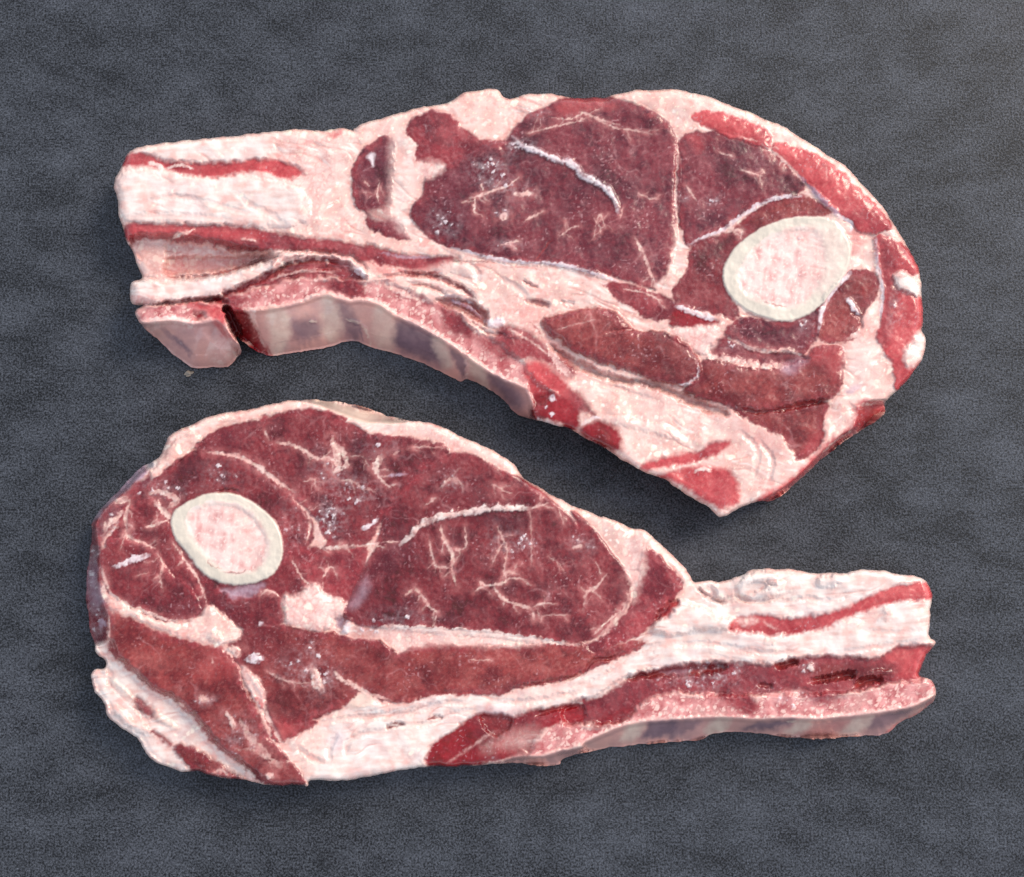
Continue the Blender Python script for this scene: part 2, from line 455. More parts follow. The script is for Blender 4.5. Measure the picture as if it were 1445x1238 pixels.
            if part:
                lab[m[s_ < 0]] = len(names)
                names.append((part, o.get('label'), o.get('parent')))
        elif kind == 'line':
            _, part, tissue, p, w, o = r
            P = catmull(pts(p), 4, False)
            mg = w + 8
            lo, hi = P.min(0) - mg, P.max(0) + mg
            m = np.where((X > lo[0]) & (X < hi[0]) & (Y > lo[1]) & (Y < hi[1]))[0]
            if not len(m): continue
            wa = o.get('warp', 1.6)
            d, t = line_dist(X[m] + wa * (0.7 * wx1[m] + wx2[m]), Y[m] + wa * (0.7 * wy1[m] + wy2[m]), P)
            ww = w * (0.35 + 0.65 * np.sin(np.pi * np.clip(t, 0.02, 0.98)) ** 0.5) * (1 + 0.3 * wx2[m] + 0.8 * wy1[m])
            ww = np.maximum(ww, 0.3)
            so = o.get('soft', 1.1)
            crease = tissue in ('pink', 'slot') and w <= 3
            if tissue == 'pink' and w <= 3: so = 3.0
            if tissue == 'fat' and o.get('alpha', 0.9) > 0.3:                     # blurred flush round a seam of fat
                ha = sst(3 * w + 5, w, d) * 0.28 * np.clip(0.7 + 1.5 * wy1[m], 0, 1.2) * tis[m, 0]
                col[m] += (alb(190, 120, 116) - col[m]) * ha[:, None]
            brk = np.clip(0.90 + 0.5 * wx2[m] + 1.0 * wx1[m], 0.3, 1)
            a = sst(ww + so, ww - so, d) * o.get('alpha', 0.9) * brk
            a *= np.clip(np.minimum(t, 1 - t) * 7 + 0.35, 0, 1)
            if tissue:
                tc_, ta = T[tissue]
                col[m] += (tc_[m] - col[m]) * a[:, None]
                tis[m] += (np.array(ta) - tis[m]) * a[:, None]
            dzz = o.get('dz', 0) * (0.55 if tissue == 'pink' else 0.5 if tissue == 'slot' else 0.8)
            Hadd[m] += dzz * np.clip(1 - (d / (ww + (3.5 if tissue == 'pink' else 2.5))) ** 2, 0, 1) * np.clip(np.minimum(t, 1 - t) * 5 + 0.1, 0, 1)
            if part:
                lab[m[d < ww]] = len(names)
                names.append((part, o.get('label'), None))
        elif kind == 'frost':                      # scattered crumbs of white fat smeared by the saw
            _, cx, cy, rx, ry, dens = r
            m = np.where((np.abs(X - cx) < rx * 1.5) & (np.abs(Y - cy) < ry * 1.5))[0]
            g = np.exp(-(((X[m] - cx) / rx) ** 2 + ((Y[m] - cy) / ry) ** 2) * 1.3)
            nz = fbm(X[m], Y[m], 14, 4, 231, 0.65); n5 = fbm(X[m], Y[m], 5, 2, 232)
            hz = np.clip(g * dens * (0.14 + 0.6 * nz + 0.3 * n5), 0, 0.4)                    # smeared haze
            gr = sst(0.16, 0.38, n5 * 0.8 + nz * 0.6 - 0.55 * (1 - dens * g)) * np.clip(g * 1.6, 0, 1) * 0.75
            _, wid, wf = worley(X[m] + 3 * wx2[m], Y[m] + 3 * wy2[m], 7.5, 9)
            dots = sst(0.42, 0.2, wf) * sst(1.0 - 0.32 * dens * g, 1.06 - 0.32 * dens * g, wid) * sst(0.12, 0.35, g) * 0.85
            gr = np.maximum(gr, dots)
            a = np.maximum(hz, gr)
            col[m] += (T['sinew'][0][m] * 0.97 - col[m]) * a[:, None]
            Hadd[m] += gr * 1.0
    mus = tis[:, 0]; gra = tis[:, 1]
    rel = fatm * (3.0 * fbm(X, Y, 40, 2, 241) + 0.5 * fbm(X * 0.4, Y, 14, 2, 242))
    rel += (1 - fatm) * (1.3 * fbm(X, Y, 22, 3, 243) + 0.05 * mus * fbm(X, Y, 5, 2, 244))
    # folds and strands running along the fat
    ga = spec['grain']; U_ = X * math.cos(ga) + Y * math.sin(ga); V_ = -X * math.sin(ga) + Y * math.cos(ga)
    U_ = U_ + 14 * fbm(X, Y, 60, 2, 261); V_ = V_ + 10 * fbm(X, Y, 60, 2, 262)
    fo = np.abs(fbm(U_ * 0.22, V_, 24, 3, 263, 0.4)); fm = sst(-0.1, 0.3, fbm(X, Y, 80, 2, 264)) * fatm
    cr = sst(0.11, 0.0, fo) * fm
    rel += fm * 0.9 * (np.clip(fo, 0, 0.5) - 0.2) * 2 - cr * 0.5
    col += (alb(198, 122, 112) - col) * (cr * 0.42 * np.clip(0.7 + wx1, 0.2, 1.2))[:, None]
    st = fbm(U_ * 0.16, V_, 7, 2, 265)
    col += (alb(246, 236, 228) - col) * (sst(0.2, 0.55, st) * fm * 0.45)[:, None]
    lo, _, _ = worley(X + 4 * wx1, Y + 4 * wy1, 11, 3)
    rel += fatm * 0.25 * sst(0, 0.5, lo) * sst(-0.1, 0.35, fbm(X, Y, 50, 2, 12))
    rel += gra * 0.08 * fbm(X, Y, 4.2, 1, 245)
    H = H + Hadd + rel
    # rounded rim
    R = spec.get('rim', 13) * (1 + 0.35 * fbm(X, Y, 40, 2, 251))
    H = H - R * (1 - np.sqrt(np.clip(1 - (1 - np.clip(ds / R, 0, 1)) ** 2, 0, 1)))
    # sloping side walls
    for poly, edge in spec['walls']:
        P = catmull(pts(poly), 2); E = catmull(pts(edge), 3, False)
        lo, hi = P.min(0) - 3, P.max(0) + 3
        m = np.where((X > lo[0]) & (X < hi[0]) & (Y > lo[1]) & (Y < hi[1]))[0]
        s_ = poly_sd(X[m], Y[m], P)
        du, _ = line_dist(X[m], Y[m], E)
        k = ds[m] / (ds[m] + du + 1e-6)
        k = np.clip(k, 0.03, 1) ** 0.85
        k = 1 + (k - 1) * sst(0, -9, s_)
        H[m] *= k
    H = np.maximum(H, 1.0)
    Z = H / S
    P3 = unproject(X, Y, Z)
    # skirt under the rim: undercut, down to the counter
    gyx = np.gradient(sd, STEP)
    nrm = np.stack([gyx[1].ravel()[used], gyx[0].ravel()[used]], 1)
    nrm /= np.maximum(np.hypot(nrm[:, 0], nrm[:, 1]), 1e-6)[:, None]
    inw = np.stack([-nrm[:, 0], nrm[:, 1]], 1)                     # into the meat, world axes
    bidx = np.full(N, -1); bidx[bv] = np.arange(len(bv)); nb = len(bv)
    zb = Z[bv]
    rows = []
    for fr, un in ((0.75, 0.04), (0.45, 0.12), (0.2, 0.22), (-0.02, 0.36)):
        p = P3[bv].copy(); p[:, :2] += inw[bv] * (un * zb)[:, None]
        p[:, 2] = zb * fr
        rows.append(p)
    base = N
    V = np.vstack([P3] + rows)
    sk = []; skl = []
    prev = lambda v: v
    for k in range(len(rows)):
        up = (BE if k == 0 else base + (k - 1) * nb + bidx[BE])
        dnn = base + k * nb + bidx[BE]
        sk.append(np.stack([up[:, 1], up[:, 0], dnn[:, 0], dnn[:, 1]], 1)); skl.append(BF)
    FL = lab[F4]                                                     # label of a face: most common corner
    fl = np.where((FL[:, 1] == FL[:, 2]), FL[:, 1], FL[:, 0])
    allF = np.vstack([F4] + sk); allL = np.concatenate([fl] + [fl[s] for s in skl])
    src = np.concatenate([np.arange(N)] + [bv] * len(rows))
    col = col - 0.010 * np.clip(tis[:, :1], 0, 1) * np.array([1.0, 1.0, 0.95])         # what the wet film's own reflection adds
    col = np.clip(col, 0.006, 0.9)[src]; tis = np.clip(tis, 0, 1)[src]
    # one smooth normal field over the whole chop
    a, b, c, d = (V[allF[:, i]] for i in range(4))
    fn = np.cross(c - a, d - b)
    NV = np.zeros_like(V)
    for i in range(4):
        for j in range(3): NV[:, j] += np.bincount(allF[:, i], fn[:, j], len(V))
    NV /= np.maximum(np.linalg.norm(NV, axis=1), 1e-12)[:, None]
    if NV[:N, 2].mean() < 0:
        allF = allF[:, ::-1]; NV = -NV
    org = np.array([V[:N, 0].mean(), V[:N, 1].mean(), 0])
    root = bpy.data.objects.new(root_name, None); COL.objects.link(root)
    root.empty_display_size = 0.02
    root.location = org
    root['label'] = label; root['category'] = 'meat chop'; root['group'] = group
    last = {}
    for li, (nm, lb, par) in enumerate(names):
        fs = allF[allL == li]
        if len(fs) < 6: continue
        vs, iv = np.unique(fs, return_inverse=True)
        iv = iv.reshape(-1)
        me = bpy.data.meshes.new(nm)
        me.vertices.add(len(vs)); me.vertices.foreach_set('co', (V[vs] - org).astype(np.float32).ravel())
        me.loops.add(len(iv)); me.loops.foreach_set('vertex_index', iv.astype(np.int32))
        me.polygons.add(len(fs)); me.polygons.foreach_set('loop_start', (np.arange(len(fs)) * 4).astype(np.int32))
        me.update(calc_edges=True)
        me.polygons.foreach_set('use_smooth', np.ones(len(fs), bool))
        for an, arr in (('albedo', col), ('tissue', tis)):
            at = me.attributes.new(an, 'FLOAT_COLOR', 'POINT')
            at.data.foreach_set('color', np.hstack([arr[vs], np.ones((len(vs), 1))]).astype(np.float32).ravel())
        me.normals_split_custom_set_from_vertices(NV[vs].tolist())
        me.materials.append(MEAT)
        ob = bpy.data.objects.new(nm, me); COL.objects.link(ob)
        ob.parent = last[par] if par and par in last else root
        if lb: ob['label'] = lb
        last[nm] = ob
    return root

def R(part, tissue, p, **o): return ('region', part, tissue, p, o)
def LN(tissue, p, w, part=None, **o): return ('line', part, tissue, p, w, o)

# ------------------------------------------------------------------ the upper chop
UP = dict(thick=68, rim=13, grain=0.38)
UP['outline'] = '''A1 125,460 160,410 240,380 500,350 750,328 960,303 1150,308 1250,298 1300,303
A2 60,298 180,250 330,210 400,188 480,180 560,155 650,108 740,92 800,97 830,130 885,140 960,115 1100,122 1165,137 1250,138 1340,135 1390,120
A3 180,88 300,75 430,85 560,120 680,165 800,220 950,305 1090,405 1200,520 1270,620 1330,710 1370,800 1392,900 1395,1000 1390,1060 1405,1090 1403,1140 1385,1190
A6 1355,360 1300,430 1240,480 1240,515 1205,560 1130,610 1060,650 980,720 880,815 780,885 720,890 640,920 570,950 510,910 400,840 320,795 200,735 120,690 0,630
A5 1350,1060 1200,975 1060,930 980,912 910,890 840,820 760,755 650,710 610,720 560,690 400,620 280,575 150,545 65,510
A4 1100,545 960,572 835,587 770,565 700,520 680,508 672,490 664,500 690,555 660,600 620,645 540,645 430,642 370,600 300,535 210,455 165,410 150,370 160,345 190,325 130,318 120,270 130,215 180,190 165,130 140,95
A1 190,970 150,890 125,820 100,740 90,640 75,595 80,545 110,500'''
UP['walls'] = [
 ('A4 190,415 330,398 445,415 555,395 605,430 650,500 712,560 680,620 640,680 420,690 350,630 280,560 150,430', 'A4 150,395 190,415 330,398 445,415 555,395 605,430 650,495'),
 ('''A4 600,320 640,340 760,345 900,325 1000,300 1110,265 1170,280 1240,300 A5 100,295 200,315 280,370 400,425 500,480 580,530 650,580 730,640 850,705 950,745 980,800 990,860 1000,940 900,930 830,860 740,780 630,760 540,730 400,660 270,610 140,580 50,540
  A4 1255,550 1100,590 840,620 770,600 690,525 640,470 610,400''',
  'A4 600,320 640,340 760,345 900,325 1000,300 1110,265 1170,280 1240,300 A5 100,295 200,315 280,370 400,425 500,480 580,530 650,580 730,640 850,705 950,745 980,800 990,860 995,910'),
 ('A6 1130,490 1245,470 1260,520 1130,630 1060,670 940,790 780,905 720,905 760,860 860,800 960,700 1060,610 1110,580', 'A6 1130,490 1110,580 1060,610 960,700 860,800 760,860 715,885'),
]
L = UP['layers'] = []
# fat of the rib end
L += [R('fat', 'white', 'A1 130,440 240,385 500,355 750,333 900,320 870,420 760,462 600,470 470,465 330,455 250,425 190,425', soft=5, dz=2, label='white fat along the top of the rib end'),
 R('fat', 'white', 'A1 110,520 250,500 400,530 600,545 700,530 900,560 1050,620 1080,740 960,800 700,790 500,780 300,775 160,770 110,720', soft=9, bulge=5, bw=22, label='thick white fat block of the rib end'),
 R(None, 'pink', 'A1 930,330 1280,320 1290,420 1200,560 1130,700 1060,780 1010,600 960,470', soft=8, alpha=0.7),
 LN('pink', 'A1 700,610 760,680 870,730 950,790', 2.2, dz=-3, alpha=0.6), LN('pink', 'A1 160,690 400,640 650,700 800,740', 1.5, dz=-2.5, alpha=0.5),
 LN('pink', 'A1 150,745 300,735 520,745 700,760', 2, dz=-2.5, alpha=0.5), LN('pink', 'A1 350,640 470,660 560,720', 2.5, dz=-2, alpha=0.4),
 R('muscle', 'red', 'A1 122,470 150,435 200,422 260,440 340,465 480,475 600,475 720,468 850,458 960,478 1030,520 950,545 880,520 760,508 690,518 600,537 480,522 380,512 340,490 250,480 180,480 135,485', soft=3, dz=-3, label='thin red strip of meat in the rib end fat'),
 LN('white', 'A1 340,500 420,480 480,500', 2.2, dz=2), LN('white', 'A1 250,470 300,480 330,510', 3, dz=2),
 R(None, 'red', 'A1 1160,335 1190,310 1240,300 1235,325 1190,350', soft=3, alpha=0.75), R(None, 'red', 'A1 1000,395 1050,355 1090,360 1030,400', soft=5, alpha=0.4)]
# pink lower face of the rib end and its gap
L += [R('fat', 'pink', 'A1 165,860 300,850 420,862 560,878 700,910 860,935 870,955 700,1010 560,1040 430,1052 340,1055 200,1050 180,960', soft=3, dz=-30, dw=9, label='smooth pink underside of the rib end'),
 R(None, 'membrane', 'A1 180,880 300,860 340,900 330,1040 215,1040 190,970', soft=4, alpha=0.45, dz=6),
 R(None, 'red', 'A1 340,960 480,950 700,950 860,955 700,1005 560,1030 350,1045', soft=7, alpha=0.45, dz=-8),
 LN('slot', 'A1 345,1052 430,1055 560,1045 700,1012 800,975 875,953', 1.6, dz=-24),
 R('muscle', 'mid', 'A1 125,820 170,788 300,793 500,795 700,805 850,825 1000,855 1150,870 1290,885 1445,920 A2 120,885 240,925 330,945 480,952 600,965 550,990 480,1020 380,1005 250,985 120,965 0,940 A1 1330,965 1250,925 1100,915 960,910 880,905 780,917 680,905 560,872 420,862 300,852 180,852 150,872', soft=2.5, dz=-4, bulge=3, label='long red ribbon of meat below the white fat'),
 R(None, 'red', 'A1 125,820 170,788 300,793 500,795 700,805 850,825 820,870 600,850 420,845 300,850 180,852 150,872', soft=4, alpha=0.75),
 LN('fat', 'A1 375,855 400,840 450,825 490,800', 2.4, dz=4), LN('fat', 'A1 720,855 770,862 800,870', 1.4, dz=2), LN('slot', 'A1 350,825 520,830 700,860', 0.7, alpha=0.5), LN('veil', 'A2 200,925 330,950 480,950', 2.2, alpha=0.6),
 R(None, 'blood', 'A1 150,870 180,855 175,920 160,900', soft=2, alpha=0.7)]
# ribbon of fat lying over the small rib
L += [R('fat', 'white', 'A1 160,1100 220,1062 300,1058 400,1060 640,1042 760,1002 870,960 960,925 1050,920 1000,960 900,1020 840,1060 740,1105 640,1135 560,1160 450,1180 300,1190 165,1190', soft=2.5, bulge=10, bw=12, dz=-10, label='flat ribbon of fat above the rib pieces'),
 R(None, 'pink', 'A1 160,1130 300,1150 500,1150 640,1110 640,1135 500,1175 300,1192 160,1190', soft=4, alpha=0.8),
 LN('slot', 'A4 190,322 300,318 430,302 520,298 580,292 620,275', 1.8, dz=-20), R(None, 'blood', 'A4 500,300 570,285 610,300 600,330 545,318', soft=3, dz=-12)]
# red brown folds
L += [R('muscle', 'mid', 'A1 860,1040 930,975 1040,940 1150,925 1250,945 1330,985 1360,1040 1290,1060 1180,1040 1090,1050 960,1060 870,1090 770,1110 640,1140', soft=3, dz=-9, label='folded pink and brown tissue over the ribs'),
 R(None, 'pink', 'A1 880,975 960,930 1100,925 1250,940 1340,990 1380,1050 1330,1035 1230,965 1100,950 960,985 890,1020', soft=3, dz=4, bulge=5, bw=7),
 LN('slot', 'A1 870,1050 950,990 1060,965 1170,970 1240,990', 1.2, dz=-7, alpha=0.75), LN('fat', 'A1 860,1075 960,1035 1090,1020 1200,1030', 2, alpha=0.5, dz=3), LN('brown', 'A1 900,1010 1000,985 1120,985 1240,1030', 2.0, alpha=0.7), LN('slot', 'A1 960,1060 1080,1020 1180,1005 1290,1020', 1.0, dz=-4, alpha=0.6),
 LN('sinew', 'A1 1305,1005 1335,1030 1350,1055', 5, dz=7, part='sinew', label='small white nub of sinew'), LN('fat', 'A1 1095,945 1130,960', 3, dz=3), LN('white', 'A1 1150,975 1170,975', 2.5, dz=3)]
# fat field in the middle
L += [R('fat', 'fat', 'A5 130,120 230,150 400,150 500,120 620,95 800,95 1000,110 1200,150 1340,215 1445,290 A6 100,60 200,200 100,110 0,120 -159,154 A5 1020,440 1030,500 930,480 850,440 760,430 750,380 700,310 620,280 480,290 330,240 200,220', soft=4, dz=0, label='broad band of pink fat under the big muscle'),
 LN('slot', 'A5 170,190 330,170 480,175 500,190', 1.6, dz=-8, alpha=0.65), LN('mid', 'A5 330,185 420,175 520,195 620,240 700,300', 3, dz=-6, alpha=0.8), LN('slot', 'A5 340,215 470,240 560,290', 1.2, dz=-6, alpha=0.6),
 LN('mid', 'A5 930,200 970,225 1010,240', 1.2, dz=-5, alpha=0.8), LN('mid', 'A5 940,302 1010,318 1075,335', 3.2, dz=-6, alpha=0.75), LN('mid', 'A5 1120,312 1200,322', 1.2, dz=-3, alpha=0.6),
 LN('white', 'A5 480,150 600,135 700,180', 7, dz=3, alpha=0.5), LN('pink', 'A5 640,110 700,160 690,240', 2, dz=-4, alpha=0.6), LN('pink', 'A5 800,180 900,240 960,290', 2, dz=-4, alpha=0.5),
 R(None, 'slot', 'A5 490,300 560,288 660,300 735,350 752,382 745,432 680,402 600,352 520,330', soft=3, alpha=0.8, dz=-11),
 LN('veil', 'A5 560,300 640,330 720,390', 2.5, alpha=0.8, dz=4), LN('sinew', 'A5 750,410 800,420 840,410', 7, dz=4), LN('sinew', 'A5 830,470 880,485 930,480', 2, dz=3)]
# strands between the big muscle and the ribs
L += [R(None, 'red', 'A5 120,95 250,130 420,125 570,95 540,135 420,165 280,165 150,140', soft=7, alpha=0.5), LN('red', 'A5 250,150 400,165 520,160', 1.8, alpha=0.6, dz=-2), LN('mid', 'A5 560,105 700,105 760,108', 1.0, alpha=0.7), LN('mid', 'A5 540,215 640,260 700,330', 2.4, alpha=0.55, dz=-3),
 LN('white', 'A5 330,200 450,205 560,245 650,275', 3, alpha=0.6, dz=2), LN('sinew', 'A5 520,280 600,285 680,320', 2, alpha=0.6, dz=2), LN('red', 'A5 1330,215 1400,250 1445,290', 3, alpha=0.6), R(None, 'red', 'A5 1040,470 1150,560 1200,640 1170,660 1110,590', soft=6, alpha=0.5), LN('red', 'A5 960,410 1010,450 1030,500', 1.6, alpha=0.6), LN('red', 'A5 860,130 950,135 1040,150', 1.2, alpha=0.5),
 LN('red', 'A6 -20,310 120,370 300,430 420,470', 3, alpha=0.35), LN('mid', 'A6 420,470 520,500 620,510', 1.6, alpha=0.5), R(None, 'pink', 'A6 200,430 420,480 620,530 740,600 820,650 780,700 640,640 450,560 260,500', soft=14, alpha=0.55), R(None, 'red', 'A6 640,560 760,610 840,690 800,720 700,640', soft=10, alpha=0.3)]
# cut face of the ribs
L += [R('rib', 'sponge', '''A4 600,295 680,270 760,235 900,210 1050,195 1200,200 1330,215 A5 230,205 310,235 420,290 540,330 620,380 680,450 780,500 860,560 940,640 1000,720 1080,790 990,850 950,745 850,705 730,640 650,580 580,530 500,480 400,425 280,370 200,315 100,295 0,285
  A4 1170,280 1110,265 1000,300 900,325 760,345 640,340''', soft=3, dz=-5, label='spongy sawn edge of the long rib'),
 R(None, 'mid', 'A5 0,205 80,195 125,245 90,285 30,280 -40,240', soft=4), R(None, 'mid', 'A4 1080,215 1200,200 1310,250 1290,290 1200,270', soft=5), R(None, 'mid', 'A5 520,340 620,385 680,460 660,490 590,480 530,430', soft=5), R(None, 'mid', 'A5 690,480 850,530 900,600 830,610 740,570', soft=6, alpha=0.8),
 R(None, 'mid', 'A4 580,300 660,275 720,290 690,330 640,340', soft=4), LN('fat', 'A5 230,225 320,270 400,300', 3.5, dz=2), LN('slot', 'A5 640,400 700,430 760,470 900,480', 1.5, dz=-7, alpha=0.6),
 R('muscle', 'mid', 'A5 850,440 960,480 1060,560 1150,620 1190,660 1160,690 1100,640 1000,600 900,590 840,540 790,480', soft=5, label='loose pinkish red meat beside the ribs'), LN('fat', 'A5 860,450 950,500 1080,590', 2, alpha=0.7),
 R('muscle', 'red', 'A5 940,645 1020,630 1100,680 1170,760 1220,830 1200,870 1130,810 1060,775 990,780', soft=4), LN('pink', 'A5 1060,520 1110,620 1180,690', 6, alpha=0.8), LN('white', 'A5 980,800 1060,770 1120,790', 2.4, dz=2),
 LN('pink', 'A4 640,340 760,348 900,328 1000,303 1110,268 1170,282 1240,302 A5 100,297 200,317 280,372 400,427 500,482 580,532 650,582 730,642 850,707 950,747', 3.2, dz=2, alpha=0.8)]
# membranes
L += [R('membrane', 'membrane', '''A4 760,350 900,330 1000,305 1110,270 1170,285 1240,305 A5 100,300 200,320 280,375 400,430 500,485 580,535 650,585 730,645 850,710 950,750 980,800 992,860 1000,920 900,910 840,840 740,770 640,730 540,720 400,640 270,600 140,570 50,530
  A4 1255,530 1100,570 840,610 800,520''', soft=1.8, warp=1.2, label='shiny grey lining on the inner side of the ribs'),
 R(None, 'memdark', 'A4 940,420 1040,390 1100,430 1090,490 1000,510 950,480', soft=14, alpha=0.75), R(None, 'memdark', 'A4 1180,310 1260,360 1300,470 1260,520 1200,420', soft=8, alpha=0.6),
 R(None, 'mempale', 'A4 820,370 900,350 940,400 920,540 860,580', soft=10, alpha=0.8), R(None, 'mempale', 'A4 1090,300 1160,300 1200,420 1180,500 1120,500', soft=10, alpha=0.8),
 R(None, 'memdark', 'A5 290,410 420,450 520,520 550,640 400,600 280,540', soft=12, alpha=0.85), R(None, 'mempale', 'A5 180,330 260,370 270,560 170,520', soft=10, alpha=0.6), R(None, 'mempale', 'A5 470,500 540,530 570,640 520,640', soft=8, alpha=0.7),
 R(None, 'memdark', 'A5 560,545 640,600 640,700 590,640', soft=6, alpha=0.7), R(None, 'memdark', 'A5 760,680 850,720 930,800 900,860 800,780', soft=12, alpha=0.75), R(None, 'mempale', 'A5 655,600 730,650 750,760 680,700', soft=8, alpha=0.7),
 LN('mempale', 'A5 30,400 110,430 150,500 155,545', 1.5, dz=4), LN('memdark', 'A5 10,380 90,430 120,520', 1.2, alpha=0.5), LN('pink', 'A5 640,590 650,660 640,720', 3, alpha=0.7), LN('mempale', 'A4 1035,410 1075,412', 1.8, dz=2),
 R('muscle', 'blood', 'A4 612,345 690,348 750,440 790,510 838,590 770,575 690,505 650,420', soft=3, label='dark red cut side of the long rib'), R(None, 'mid', 'A4 690,350 745,430 800,540 760,520 700,430', soft=5, alpha=0.7), LN('fat', 'A4 740,400 790,500 840,590', 2.2, alpha=0.6),
 R('rib', 'sponge', 'A4 160,345 300,328 420,318 520,322 600,345 610,370 560,395 445,412 330,396 190,414 165,390', soft=2.5, dz=-3, label='small sawn rib piece at the left end'),
 R(None, 'red', 'A4 360,318 480,312 600,340 610,400 590,440 545,390 440,335', soft=4), R(None, 'blood', 'A4 445,372 490,365 500,395 460,400', soft=4, dz=-4), LN('white', 'A4 180,405 330,395 430,412 480,415', 3, dz=2),
 R('membrane', 'membrane', 'A4 185,418 330,402 445,418 555,398 600,440 640,500 712,560 680,620 640,680 420,690 350,630 280,560 150,430', soft=2, warp=1.2, label='pale lining of the small rib piece'),
 R(None, 'red', 'A4 555,398 600,430 650,490 640,510 590,480 560,440', soft=4, alpha=0.8), R(None, 'memdark', 'A4 270,440 400,520 440,580 400,560 300,480', soft=5, alpha=0.45), LN('memdark', 'A4 300,450 400,540 430,600', 2.5, alpha=0.35), R(None, 'pink', 'A4 200,420 330,405 440,425 430,450 330,430 230,450', soft=5, alpha=0.6), R(None, 'pink', 'A4 560,500 640,520 690,560 620,640 540,640', soft=10, alpha=0.6),
 R(None, 'blood', 'A4 600,345 625,340 660,400 690,470 682,512 668,505 650,480 620,420', soft=2.5, dz=-48, dw=3)]
